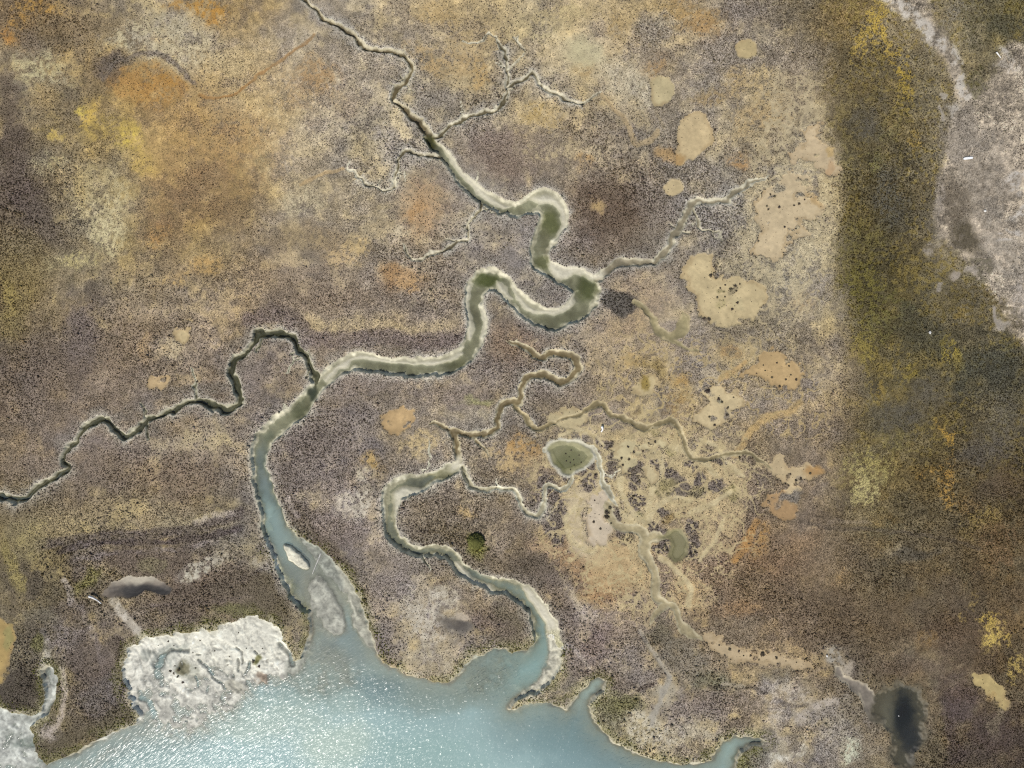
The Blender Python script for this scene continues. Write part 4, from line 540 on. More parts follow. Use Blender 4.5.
# olive algae and green floors of the pools and bends
for (x, y, rx, ry, col, a) in [(429, 141, 8, 7, '4c4a26', .9), (487, 279, 14, 7, '585e34', .85), (551, 222, 10, 16, '6e7044', .7), (546, 240, 6, 14, '75705a', .6), (588, 286, 12, 14, '5f6240', .8), (543, 262, 8, 8, '62643f', .7), (300, 408, 12, 14, '5c5e44', .7), (312, 394, 6, 9, '3c4234', .8), (455, 362, 14, 6, '696744', .6), (560, 316, 20, 8, '7c7c66', .6), (262, 480, 8, 40, '6c7670', .6), (275, 530, 10, 30, '7c8680', .6), (470, 576, 20, 5, '7d8680', .5), (446, 476, 20, 5, '7a7858', .6)]:
    w = window(x - 2 * rx, x + 2 * rx, y - 2 * ry, y + 2 * ry)
    r = np.hypot((Xf[w] - x) / rx, (Yf[w] - y) / ry) + .2 * n_p[w]
    m = sst(1.25, .55, r) * a * ((CLS[w] >= CB) & (CLS[w] < PANBASE)) * sst(.95, .75, TT[w])
    D[w] += (hexc(col) - D[w]) * m[..., None]

# bright mud bars inside the bends, plus sunlit banks painted in as pale strips
def pale_strip(pts, col='cfcab8', rise=-.40, a=.95, w_edge=4.0, cls=None, rough=1.4):
    P = catmull(pts, 4, True)
    w = window(P[:, 0].min(), P[:, 0].max(), P[:, 1].min(), P[:, 1].max(), 8)
    d, _ = poly_dist(P, Xf[w], Yf[w], True); d = d + rough * n_p[w] + .5 * rough * n_f[w]
    m = sst(w_edge, -w_edge, d).astype(np.float32) * (CLS[w] >= CB)
    D[w] += (hexc(col) - D[w]) * (m * a)[..., None]
    H[w] += (np.maximum(rise + .05 * n_f[w], H[w]) - H[w]) * m
    V[w] *= (1 - m)
BARS_AND_LIT_BANKS = [
    [(548, 264), (558, 256), (574, 253), (590, 258), (602, 269), (605, 276), (595, 280), (585, 273), (575, 273), (566, 279), (555, 274)],
    [(512, 284), (518, 292), (526, 303), (538, 309), (552, 309), (566, 304), (573, 294), (573, 302), (564, 311), (548, 314), (530, 311), (518, 301)],
    [(530, 198), (546, 195), (558, 198), (566, 210), (566, 226), (558, 238), (561, 224), (559, 210), (551, 203), (540, 203)],  # outer bank of the bend, its lit side painted pale
    [(444, 147), (454, 158), (466, 171), (478, 184), (494, 198), (510, 206), (496, 204), (480, 195), (466, 181), (452, 163)],
    [(395, 492), (404, 489), (414, 489), (425, 491), (421, 495), (409, 498), (402, 504), (398, 516), (394, 506)],
    [(524, 588), (536, 595), (550, 610), (559, 630), (564, 652), (562, 668), (550, 686), (532, 694), (527, 692), (540, 679), (547, 662), (547, 642), (543, 624), (534, 606)],
    [(455, 563), (462, 566), (468, 576), (478, 583), (490, 588), (490, 591), (476, 586), (464, 578), (458, 569)],
    [(452, 458), (460, 454), (462, 464), (458, 470), (450, 470)],
    [(471, 284), (469, 300), (470, 318), (473, 334), (470, 340), (468, 322), (466, 302), (467, 288)],
    [(485, 300), (487, 315), (484, 335), (480, 345), (482, 328), (482, 310)],
    [(344, 360), (360, 355), (384, 358), (410, 362), (440, 360), (458, 353), (461, 355), (440, 364), (410, 365), (384, 362), (360, 359), (346, 364)],  # long lit bank, its brightness painted in as a pale strip
    [(323, 377), (334, 368), (344, 361), (347, 364), (337, 371), (326, 380)],
    [(496, 281), (506, 289), (514, 298), (508, 297), (500, 290)],
]
for bpts in BARS_AND_LIT_BANKS: pale_strip(bpts)
pale_strip([(256, 540), (266, 540), (274, 552), (280, 562), (268, 557), (258, 556)], 'cbc6ba', -.42)

# ---- clay ponds: round green pond, kidney pond, dark pool, crescent pool
def pond(pts, floor, rim, depth, cls, rimw=3.0, lvl=None, a=.95, v=0.0, rag=0.0):
    P = catmull(pts, 5, True)
    w = window(P[:, 0].min(), P[:, 0].max(), P[:, 1].min(), P[:, 1].max(), 12)
    d, _ = poly_dist(P, Xf[w], Yf[w], True); d = d + .5 * n_p[w] + rag * (1.0 * n_q[w] + .7 * n_p[w] + .25 * n_f[w])
    m = sst(1.2 + .5 * rag, -1.2 - .5 * rag, d).astype(np.float32); mr = sst(rimw + 1.5, rimw - 1.0, d).astype(np.float32)
    if rim:
        D[w] += (hexc(rim) - D[w]) * (mr * .9)[..., None]; V[w] *= 1 - mr
    D[w] += (hexc(floor) * (1 + .05 * n_p[w])[..., None] - D[w]) * (m * a)[..., None]; V[w] *= 1 - m
    H[w] = np.where(m > 0, H[w] * (1 - m) + (-.1 - depth * sst(0, -7, d)) * m, H[w])
    if cls is not None: CLS[w][m > .5] = cls
PONDS = [
    ([(549, 446), (562, 442), (582, 444), (592, 456), (584, 467), (566, 474), (554, 464), (548, 454)], '96926e', 'c6c2b0', .2, 'round green pond with a white mud rim'),
    ([(669, 529), (682, 526), (688, 539), (686, 556), (675, 562), (668, 556), (671, 543), (660, 540), (655, 536), (664, 534)], '86805e', None, .20, 'kidney shaped greenish pond among dark shrubs'),
    ([(880, 690), (895, 683), (912, 687), (926, 700), (929, 722), (926, 744), (914, 765), (906, 780), (898, 768), (888, 745), (880, 722), (874, 706)], '5e5848', None, .3, 'large dark pool near the bottom right corner'),
    ([(103, 594), (112, 586), (122, 578), (140, 576), (157, 578), (168, 586), (170, 592), (160, 597), (150, 592), (140, 594), (128, 597), (116, 597), (106, 598)], '70665c', None, .06, 'crescent shaped dark mud hollow behind the bay shore'),
]
PB = 60
for i, (pts, fl, rim, dep, lab) in enumerate(PONDS): pond(pts, fl, rim, dep, PB + i, rag=(.9, 1.4, 6.5, 1.3)[i])
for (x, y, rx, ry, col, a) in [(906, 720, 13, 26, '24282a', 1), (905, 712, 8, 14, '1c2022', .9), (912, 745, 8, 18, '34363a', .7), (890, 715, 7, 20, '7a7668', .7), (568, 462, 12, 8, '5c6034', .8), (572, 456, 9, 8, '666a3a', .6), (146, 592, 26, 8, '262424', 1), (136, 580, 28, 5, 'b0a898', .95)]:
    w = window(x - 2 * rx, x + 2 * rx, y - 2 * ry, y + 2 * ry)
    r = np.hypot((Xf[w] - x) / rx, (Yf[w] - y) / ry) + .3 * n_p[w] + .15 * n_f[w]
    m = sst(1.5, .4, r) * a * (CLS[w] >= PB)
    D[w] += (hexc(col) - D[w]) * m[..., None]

# ---- the bay ----------------------------------------------------------------------
BAY = [(-9000, 30000), (-9000, 3000), (-300, 705), (-60, 706), (0, 708), (14, 714), (30, 716), (40, 712), (44, 700), (43, 682), (40, 670), (46, 664), (52, 670), (57, 680), (54, 700), (48, 716), (36, 720), (31, 727), (33, 742), (38, 756), (47, 765), (67, 757), (93, 742), (113, 733), (133, 725), (140, 716), (134, 709), (127, 699), (123, 684), (123, 672), (125, 660), (130, 648), (143, 639), (165, 637), (187, 633), (203, 630), (220, 626), (243, 619), (256, 617), (267, 621), (279, 629), (286, 642), (294, 660), (300, 658), (304, 648), (309, 632), (307, 610), (300, 592), (290, 576), (277, 562), (268, 552),
       (270, 540), (268, 524), (270, 515), (279, 513), (290, 530), (303, 539), (318, 546), (332, 560), (346, 576), (356, 594), (366, 613), (371, 632), (374, 648), (384, 664), (406, 674), (428, 680), (448, 684), (457, 676), (464, 666), (474, 658), (493, 649), (511, 653), (527, 650), (536, 642), (552, 640), (561, 652), (561, 668), (550, 684), (532, 694), (516, 702), (510, 709), (518, 708), (530, 703), (545, 702), (556, 706), (566, 709), (574, 699), (582, 689), (590, 682), (598, 677), (606, 681), (604, 690), (596, 696), (590, 706), (594, 720), (601, 731), (611, 740), (622, 746), (636, 753), (650, 757), (662, 761), (680, 763), (698, 763), (712, 760), (718, 750), (725, 741), (735, 737), (748, 737), (760, 739), (768, 742), (762, 746), (748, 748), (740, 754), (736, 766), (736, 800), (760, 1000), (2500, 6000), (9000, 30000)]
P = np.array(BAY, float)
wb = window(-300, 1000, 480, 1200, 10)
dB = np.full(X.shape, 1e3, np.float32)
Pd = P.copy()
# full polygon test on the lower part of the plan
wl = (slice(np.searchsorted(ys, 495), NY), slice(0, NX))
dd, ins_ = poly_dist(P, Xf[wl], Yf[wl], True)
rg_ = sst(110, 135, X[wl]) * sst(305, 285, X[wl]) * sst(720, 690, Y[wl])
dB[wl] = dd + (.8 + .8 * rg_) * n_f[wl] + (.5 + 2.2 * rg_) * n_p[wl] + 1.8 * rg_ * n_i[wl]
inb = dB < 0
s_in = np.maximum(-dB, 0)
lw = 1.6 + 1.8 * sst(-.2, .5, fbm(X, Y, 24, 3, 414))
dep = np.where(s_in < lw, -.10 - .56 * sst(0, 1, s_in / lw) ** .8, -.66 - .018 * np.minimum(s_in - lw, 60) - .006 * np.clip(s_in - 64, 0, 120))
dep = dep + .05 * n_p * sst(2, 10, s_in) + .05 * m_a * sst(5, 30, s_in)
mud = np.zeros(X.shape, np.float32)
incr = (TT < 1.0) & (HC < 8)
Hb = np.where(incr, np.minimum(dep, HC), dep).astype(np.float32)
# fine drainage runnels, running down towards the open water
ang = math.radians(62)
ru = X * math.cos(ang) + Y * math.sin(ang); rv = -X * math.sin(ang) + Y * math.cos(ang)
runnel = fbm(ru / 2.2 + 5 * m_a + 2 * n_p, rv + 4 * n_p, 4.6, 4, 911)
def shoal(pts, top, fall, col, a=1.0, run=.12, rough=6.0, edge=9, bk=1.0):
    Pq = catmull(pts, 4, True)
    w = window(Pq[:, 0].min(), Pq[:, 0].max(), Pq[:, 1].min(), Pq[:, 1].max(), 30)
    d, _ = poly_dist(Pq, Xf[w], Yf[w], True)
    d = d + rough * n_p[w] * .7 + rough * .5 * runnel[w]
    m = sst(edge, -edge, d)
    ck = np.abs(fbm(Xm[w], Ym[w], 15, 3, 922)); ck2 = np.abs(fbm(Xf[w], Yf[w], 8, 3, 923))
    cr = sst(.10, .02, ck) * .5 + sst(.07, .01, ck2) * .4
    brk = (.20 * sst(-.1, .5, fbm(X[w], Y[w], 8, 3, 921)) + .05 * cr) * np.clip((Yf[w] - Pq[:, 1].min()) / np.ptp(Pq[:, 1]) * 1.6, .15, 1)
    hh = top + .18 - bk * .7 * brk + fall * np.clip((Yf[w] - Pq[:, 1].min()) / np.ptp(Pq[:, 1]), 0, 1) ** 1.3 + .04 * n_f[w] + .06 * n_p[w] - run * sst(.15, .55, runnel[w])
    lo = Hb[w] * (1 - m) + hh * m
    k = inb[w] & (m > .01)
    Hb[w] = np.where(k, np.maximum(Hb[w], lo), Hb[w])
    mud[w] = np.maximum(mud[w], m * inb[w])
    D[w] += (hexc(col) * (1 + .07 * n_p[w] + .05 * n_f[w] - .26 * cr + .06 * (n_h[w] - .5))[..., None] - D[w]) * (sst(0.05, .5, m) * inb[w] * a)[..., None]
D_b = hexc('a9ab9c')
mb = inb.astype(np.float32) * sst(0, 2.5, s_in)
lipc = hexc('c2bca8')
D += (lipc - D) * (inb * ~incr * sst(lw + 1.0, lw - 1.0, s_in))[..., None].astype(np.float32)
D += (D_b - D) * (inb * np.where(incr, .5, 1) * sst(2.5, 6, s_in))[..., None].astype(np.float32)
V[inb] = 0
shoal([(96, 735), (104, 660), (132, 626), (187, 628), (245, 614), (282, 622), (298, 655), (300, 672), (284, 684), (258, 692), (250, 708), (228, 728), (198, 746), (168, 748), (150, 738), (134, 720)], -.50, -.34, 'dad8cd', run=.10, edge=20)
shoal([(150, 640), (245, 618), (272, 624), (285, 650), (250, 676), (215, 672), (190, 690), (180, 650)], -.42, -.25, 'dedccf', run=.09, rough=4)
shoal([(306, 590), (316, 572), (330, 590), (344, 612), (346, 632), (334, 640), (322, 632), (312, 612)], -.66, -.03, 'b4b4a8', rough=3, edge=6, run=.05, bk=.25)
shoal([(338, 562), (352, 590), (364, 620), (370, 648), (360, 640), (350, 616), (340, 590)], -.65, -.03, 'b8b7a8', rough=4, edge=7, run=.06, bk=.35)
shoal([(300, 538), (322, 550), (336, 570), (340, 590), (326, 580), (312, 562)], -.70, -.02, 'a4a79c', rough=2, edge=6, run=.04, bk=.3)
shoal([(300, 652), (330, 646), (352, 660), (356, 690), (320, 700), (296, 690), (290, 670)], -.86, -.06, 'b2b4a8', rough=5, edge=12, run=.06)
shoal([(466, 672), (480, 658), (500, 655), (520, 662), (505, 690), (480, 700), (464, 694)], -.88, -.06, 'a0a496', rough=5, edge=12, run=.04)
shoal([(-80, 700), (0, 704), (40, 712), (50, 668), (58, 684), (40, 722), (34, 750), (46, 772), (20, 800), (-80, 860)], -.66, -.16, 'cfd2cb', rough=3, edge=6, run=.05)
shoal([(20, 772), (60, 768), (100, 748), (140, 726), (150, 735), (110, 760), (80, 790), (30, 800)], -.88, -.1, 'b8bcb4', rough=5, edge=10, run=.06)
shoal([(532, 598), (552, 616), (562, 640), (566, 660), (558, 684), (530, 698), (516, 703), (524, 692), (540, 679), (548, 660), (547, 638), (539, 616)], -.58, -.12, 'd0ccba', rough=2, edge=4, run=.04)
shoal([(520, 696), (545, 690), (555, 700), (530, 708), (512, 712)], -.8, -.06, 'c8c4b0', rough=2, edge=4, run=.04)
# islet of white clay in the creek mouth
shoal([(283, 546), (288, 545), (297, 552), (307, 562), (309, 569), (303, 571), (294, 566), (286, 558)], -.40, .02, 'd4d0be', rough=.8, edge=1.6, run=.0)
# grey films of algae on the flats
for (x, y, rx, ry, rot, col, a) in [(150, 655, 7, 6, 0, '8c9088', .6), (160, 665, 7, 12, 30, '8e948e', .6), (172, 656, 16, 6, -25, '93978e', .5), (184, 680, 14, 9, 40, '9b9c8c', .5), (20, 742, 14, 7, 0, '8e9890', .7), (10, 730, 12, 5, -10, 'a0a69e', .5), (205, 632, 18, 4, 0, 'a5a496', .5), (178, 674, 6, 5, 0, '6d684c', .8), (255, 665, 4, 5, 0, '72703e', .9), (260, 683, 9, 5, 20, 'a08c78', .7), (258, 680, 5, 4, 0, '9a8470', .6), (230, 690, 10, 5, 30, 'a09c8a', .5), (30, 716, 14, 4, 0, 'a8aca4', .4)]:
    R = 2 * max(rx, ry); w = window(x - R, x + R, y - R, y + R)
    c, s_ = math.cos(math.radians(rot)), math.sin(math.radians(rot)); dx = Xm[w] - x; dy = Ym[w] - y
    r = np.hypot((dx * c + dy * s_) / rx, (-dx * s_ + dy * c) / ry) + .35 * n_p[w] + .2 * n_f[w]
    m = sst(1.4, .6, r) * a * inb[w]
    D[w] += (hexc(col) - D[w]) * m[..., None]
# cracks and dark runnels on the flats
for pts, wd in [([(196, 661), (205, 668), (212, 675)], 2.2), ([(211, 678), (220, 684), (223, 690)], 2.4), ([(234, 648), (241, 654), (240, 664)], 2.0), ([(236, 660), (236, 672)], 2.2), ([(278, 645), (287, 655), (292, 667)], 4), ([(160, 660), (156, 672), (160, 684)], 7), ([(160, 658), (170, 652), (186, 652)], 4), ([(198, 655), (194, 654)], 1.6), ([(254, 652), (256, 656)], 1.6), ([(138, 700), (148, 706), (152, 716)], 5), ([(194, 678), (196, 688)], 2), ([(248, 664), (244, 676)], 3)]:
    Pq = catmull(pts, 5); w = window(Pq[:, 0].min(), Pq[:, 0].max(), Pq[:, 1].min(), Pq[:, 1].max(), 8)
    d = poly_dist(Pq, Xf[w], Yf[w]) / (wd / 2)
    Hb[w] -= .22 * sst(1.5, .3, d) * inb[w]
    m = sst(1.4, .4, d) * inb[w] * .6; D[w] += (hexc('8a8c84') - D[w]) * m[..., None]
for (x, y, r) in [(255, 665, 4), (178, 676, 6), (261, 683, 6), (228, 664, 2)]:
    w = window(x - 9, x + 9, y - 9, y + 9); Hb[w] += .14 * sst(r * 1.4, r * .4, np.hypot(X[w] - x, Y[w] - y) + 2 * n_p[w]) * inb[w]
H = np.where(inb, Hb, H)
BAYC, MUDC = 1, 2
CLS[inb] = BAYC
CLS[inb & (mud > .45)] = MUDC
wet = inb * sst(.16, .0, H - WL) * sst(-.25, .02, H - WL)
D *= (1 - .20 * wet)[..., None]
# shore fringe of green and taller plants
fr = sst(13, 1.5, dB + 3 * n_p) * (dB > 0) * sst(500, 560, Y)
fr[:, :] *= (X > -200) & (X < 800)
olive = hexc('7c7a48')
D += (olive - D) * (.42 * fr * (fbm(X, Y, 16, 3, 77) > -.25))[..., None]
V += (.97 - V) * (.8 * fr)
S += .22 * fr
GREEN = np.maximum(GREEN, fr * .9)
# dry cream grass right on the lip
lip = sst(5.5, 1.0, dB + 1.0 * n_f) * (dB > 0) * (fbm(X, Y, 22, 2, 78) > -.1) * (Y > 500)
D += (hexc('b8b096') - D) * (.6 * lip)[..., None]
S += .1 * lip
S += .04 * sst(430, 620, Y + 60 * n_l) * sst(880, 800, X) * (dB > 0)      # taller saltbush towards the bay
V = np.clip(V, 0, 1)
D *= np.where(CLS == 0, 1.03 + .055 * sst(520, 430, X) * sst(250, 320, Y) * sst(560, 500, Y), 1)[..., None]
lm = D.mean(-1, keepdims=True)
mv = (sst(230, 300, X) * sst(850, 800, X) * sst(420, 280, Y))[..., None]
D = np.where((CLS == 0)[..., None], (lm + (D - lm) * (.84 - .19 * mv)) * (1 + .05 * mv * sst(700, 520, X)[..., None]), np.where((CLS >= PANBASE)[..., None], (lm + (D - lm) * .84) * 1.03, D))
D = np.clip(D, 4, 250)
far = np.maximum(np.maximum(X0 - X, X - X1), np.maximum(Y0 - Y, Y - Y1))
fm = (sst(0, 160, far) * (dB > 0))[..., None]
D += (np.array([122, 109, 86], np.float32) * (1 + .16 * fbm(X, Y, 420, 3, 1001) + .10 * fbm(X, Y, 90, 2, 1002))[..., None] - D) * fm
V *= sst(0, 3.0, np.maximum(dB, 0)) ** .5 * (dB > 0) + 0
outer = (X < X0) | (X > X1) | (Y < Y0) | (Y > Y1)

# ---------------------------------------------------------------- albedo fields
KALB = 0.80
Lin = lin(D)
# plants shade part of the earth between them: denser cover needs paler materials for the same look
VB = [0, .25, .45, .55, .65, .75, .85, .95, 1.0]
VR = [[0.98, 0.996, 1.061], [0.996, 1.02, 1.102], [1.052, 1.078, 1.18], [1.056, 1.083, 1.174], [1.086, 1.113, 1.208], [1.075, 1.107, 1.209], [1.066, 1.092, 1.183], [1.033, 1.061, 1.144], [1.085, 1.118, 1.23]]
for c in range(3): Lin[..., c] /= np.interp(V, VB, [r[c] for r in VR])
# how the bare earth and the plants share the average look
gG = (1.05 + 0.48 * V)[..., None]
grey = np.array([1.0, .985, .95], np.float32)
gcol = Lin * KALB * gG
mean = gcol.mean(-1, keepdims=True)
gcol = gcol * (1 - .10 * V[..., None]) + mean * (.10 * V[..., None]) * grey
gcol *= np.exp(.10 * n_f + (1.0 + .55 * fbm(X, Y, 80, 3, 636)) * .88 * (n_h - .5) * np.clip(V * 1.6, 0, 1))[..., None]
gcol = np.clip(gcol, .012, .72).astype(np.float32)
gcol[outer] = np.clip(Lin * KALB * .95, .012, .7)[outer]
tcolf = Lin * KALB * .84

# ---------------------------------------------------------------- materials
def new_mat(name):
    m = bpy.data.materials.new(name); m.use_nodes = True
    nt = m.node_tree; nt.nodes.clear()
    out = nt.nodes.new('ShaderNodeOutputMaterial')
    return m, nt, out

def earth_mat(name, mott, rough, bump, spec=.25, scale=4.0):
    m, nt, out = new_mat(name); N = nt.nodes; L = nt.links
    at = N.new('ShaderNodeAttribute'); at.attribute_name = 'cover'
    tc = N.new('ShaderNodeTexCoord')
    n1 = N.new('ShaderNodeTexNoise'); n1.inputs['Scale'].default_value = scale; n1.inputs['Detail'].default_value = 6; n1.inputs['Roughness'].default_value = .7
    n2 = N.new('ShaderNodeTexNoise'); n2.inputs['Scale'].default_value = scale * .13; n2.inputs['Detail'].default_value = 5
    L.new(tc.outputs['Object'], n1.inputs['Vector']); L.new(tc.outputs['Object'], n2.inputs['Vector'])
    r1 = N.new('ShaderNodeMapRange'); r1.inputs['From Min'].default_value = .25; r1.inputs['From Max'].default_value = .75
    r1.inputs['To Min'].default_value = 1 - mott; r1.inputs['To Max'].default_value = 1 + mott; L.new(n1.outputs['Fac'], r1.inputs['Value'])
    r2 = N.new('ShaderNodeMapRange'); r2.inputs['From Min'].default_value = .3; r2.inputs['From Max'].default_value = .7
    r2.inputs['To Min'].default_value = 1 - mott * .45; r2.inputs['To Max'].default_value = 1 + mott * .45; L.new(n2.outputs['Fac'], r2.inputs['Value'])
    mu = N.new('ShaderNodeMath'); mu.operation = 'MULTIPLY'; L.new(r1.outputs[0], mu.inputs[0]); L.new(r2.outputs[0], mu.inputs[1])
    mx = N.new('ShaderNodeVectorMath'); mx.operation = 'SCALE'; L.new(at.outputs['Color'], mx.inputs[0]); L.new(mu.outputs[0], mx.inputs['Scale'])
    b = N.new('ShaderNodeBsdfPrincipled'); b.inputs['Roughness'].default_value = rough; b.inputs['Specular IOR Level'].default_value = spec
    L.new(mx.outputs[0], b.inputs['Base Color'])
    bp = N.new('ShaderNodeBump'); bp.inputs['Strength'].default_value = bump; bp.inputs['Distance'].default_value = .12
    L.new(n1.outputs['Fac'], bp.inputs['Height']); L.new(bp.outputs[0], b.inputs['Normal'])
    L.new(b.outputs[0], out.inputs['Surface'])
    return m

M_ground = earth_mat('marsh_earth', .25, .95, .7, .1, 6.5)
M_pan = earth_mat('dry_clay', .07, .85, .18, .2, 2.2)
M_creek = earth_mat('creek_mud', .10, .6, .3, .3, 3.0)
M_mud = earth_mat('tidal_mud', .08, .6, .25, .3, 3.5)

def plant_mat(name, trans=.15):
    m, nt, out = new_mat(name); N = nt.nodes; L = nt.links
    at = N.new('ShaderNodeAttribute'); at.attribute_name = 'cover'
    tc = N.new('ShaderNodeTexCoord')
    n1 = N.new('ShaderNodeTexNoise'); n1.inputs['Scale'].default_value = 9; n1.inputs['Detail'].default_value = 3; L.new(tc.outputs['Object'], n1.inputs['Vector'])
    r1 = N.new('ShaderNodeMapRange'); r1.inputs['From Min'].default_value = .3; r1.inputs['From Max'].default_value = .7; r1.inputs['To Min'].default_value = .75; r1.inputs['To Max'].default_value = 1.25
    L.new(n1.outputs['Fac'], r1.inputs['Value'])
    mx = N.new('ShaderNodeVectorMath'); mx.operation = 'SCALE'; L.new(at.outputs['Color'], mx.inputs[0]); L.new(r1.outputs[0], mx.inputs['Scale'])
    d = N.new('ShaderNodeBsdfDiffuse'); L.new(mx.outputs[0], d.inputs['Color'])
    t = N.new('ShaderNodeBsdfTranslucent'); L.new(mx.outputs[0], t.inputs['Color'])
    ms = N.new('ShaderNodeMixShader'); ms.inputs[0].default_value = trans; L.new(d.outputs[0], ms.inputs[1]); L.new(t.outputs[0], ms.inputs[2])
    L.new(ms.outputs[0], out.inputs['Surface'])
    return m
M_bush = plant_mat('saltbush_leaves'); M_grass = plant_mat('grass_leaves', .25)

def water_mat(name, ripple, kdep, rough=.06, scale=1.0):
    """turbid water: clear at the edge, clouded by its own silt where it is deep"""
    m, nt, out = new_mat(name); N = nt.nodes; L = nt.links
    at = N.new('ShaderNodeAttribute'); at.attribute_name = 'silt'
    dp = N.new('ShaderNodeAttribute'); dp.attribute_name = 'depth'
    mk = N.new('ShaderNodeMath'); mk.operation = 'MULTIPLY'; mk.inputs[1].default_value = -kdep; L.new(dp.outputs['Fac'], mk.inputs[0])
    ex = N.new('ShaderNodeMath'); ex.operation = 'EXPONENT'; L.new(mk.outputs[0], ex.inputs[0])
    tr = N.new('ShaderNodeBsdfTransparent'); tr.inputs['Color'].default_value = (.93, .96, .95, 1)
    df = N.new('ShaderNodeBsdfDiffuse'); L.new(at.outputs['Color'], df.inputs['Color'])
    ms = N.new('ShaderNodeMixShader'); L.new(ex.outputs[0], ms.inputs[0]); L.new(df.outputs[0], ms.inputs[1]); L.new(tr.outputs[0], ms.inputs[2])
    gl = N.new('ShaderNodeBsdfGlossy'); gl.inputs['Roughness'].default_value = rough
    fr = N.new('ShaderNodeFresnel'); fr.inputs['IOR'].default_value = 1.33
    m2 = N.new('ShaderNodeMixShader'); L.new(fr.outputs[0], m2.inputs[0]); L.new(ms.outputs[0], m2.inputs[1]); L.new(gl.outputs[0], m2.inputs[2])
    tc = N.new('ShaderNodeTexCoord')
    m0 = N.new('ShaderNodeMapping'); m0.inputs['Rotation'].default_value = (0, 0, math.radians(-40)); L.new(tc.outputs['Object'], m0.inputs['Vector'])
    mp = N.new('ShaderNodeMapping'); mp.inputs['Scale'].default_value = (.5 * scale, 1.3 * scale, 1)
    L.new(m0.outputs[0], mp.inputs['Vector'])
    n1 = N.new('ShaderNodeTexNoise'); n1.inputs['Scale'].default_value = 2.2; n1.inputs['Detail'].default_value = 2; n1.inputs['Roughness'].default_value = .5; n1.inputs['Distortion'].default_value = .5
    L.new(mp.outputs[0], n1.inputs['Vector'])
    bp = N.new('ShaderNodeBump'); bp.inputs['Strength'].default_value = 1.0; rp = N.new('ShaderNodeAttribute'); rp.attribute_name = 'wind'; rm = N.new('ShaderNodeMath'); rm.operation = 'MULTIPLY'; rm.inputs[1].default_value = ripple
    L.new(rp.outputs['Fac'], rm.inputs[0]); L.new(rm.outputs[0], bp.inputs['Distance'])
    L.new(n1.outputs['Fac'], bp.inputs['Height'])
    L.new(bp.outputs[0], gl.inputs['Normal']); L.new(bp.outputs[0], fr.inputs['Normal'])
    L.new(m2.outputs[0], out.inputs['Surface'])
    return m
M_bay = water_mat('bay_water', .15, 2.6, .24)
M_creekw = water_mat('creek_water', .02, 2.8, .12, 2.0)
M_pondw = water_mat('pond_water', .012, 5.0, .12, 2.0)

# ---------------------------------------------------------------- mesh helpers
def tag(o, label=None, cat=None, group=None, kind=None):
    if label: o['label'] = label
    if cat: o['category'] = cat
    if group: o['group'] = group
    if kind: o['kind'] = kind
    return o

def mesh_np(name, co, faces, mat, col=None, extra=None, smooth=True, parent=None):
    me = bpy.data.meshes.new(name)
    nv, nf, k = len(co), len(faces), faces.shape[1]
    me.vertices.add(nv); me.vertices.foreach_set('co', np.ascontiguousarray(co, np.float32).ravel())
    me.loops.add(nf * k); me.loops.foreach_set('vertex_index', np.ascontiguousarray(faces, np.int32).ravel())
    me.polygons.add(nf)
    me.polygons.foreach_set('loop_start', np.arange(0, nf * k, k, dtype=np.int32))
    if smooth: me.polygons.foreach_set('use_smooth', np.ones(nf, bool))
    if col is not None:
        a = me.attributes.new('cover', 'FLOAT_COLOR', 'POINT')
        a.data.foreach_set('color', np.hstack([col, np.ones((nv, 1), np.float32)]).astype(np.float32).ravel())
    for nm, arr in (extra or {}).items():
        if arr.ndim == 1:
            a = me.attributes.new(nm, 'FLOAT', 'POINT'); a.data.foreach_set('value', arr.astype(np.float32))
        else:
            a = me.attributes.new(nm, 'FLOAT_COLOR', 'POINT'); a.data.foreach_set('color', np.hstack([arr, np.ones((nv, 1), np.float32)]).astype(np.float32).ravel())
    me.update(calc_edges=True)
    me.materials.append(mat)
    o = bpy.data.objects.new(name, me); COL.objects.link(o)
    if parent: o.parent = parent
    return o

WXg = wx(X).astype(np.float32); WYg = wy(Y).astype(np.float32)
CO = np.stack([WXg, WYg, H], -1).reshape(-1, 3)
IDX = np.arange(NX * NY, dtype=np.int32).reshape(NY, NX)
Q = np.stack([IDX[1:, :-1], IDX[1:, 1:], IDX[:-1, 1:], IDX[:-1, :-1]], -1)          # counter-clockwise seen from above
# class of a quad: creek/pan/mud wins only if most corners agree
c4 = np.stack([CLS[1:, :-1], CLS[1:, 1:], CLS[:-1, 1:], CLS[:-1, :-1]], -1)
qc = np.sort(c4, -1)[..., 1]
GCOL = gcol.reshape(-1, 3)

def sub(name, sel, mat, parent=None):
    f = Q[sel]
    if len(f) == 0: return None
    u, inv = np.unique(f, return_inverse=True)
    return mesh_np(name, CO[u], inv.reshape(f.shape), mat, GCOL[u], parent=parent)

def flat_water(name, sel, level, mat, silt, parent=None):
    f = Q[sel]
    d = (level - H).reshape(-1)
    keep = (d[f] > -.02).any(1)
    f = f[keep]
    if len(f) < 4: return None
    u, inv = np.unique(f, return_inverse=True)
    co = CO[u].copy(); co[:, 2] = level
    return mesh_np(name, co, inv.reshape(f.shape), mat, None, {'depth': np.maximum(d[u], 0), 'wind': wind.reshape(-1)[u], 'silt': silt.reshape(-1, 3)[u]}, parent=parent)

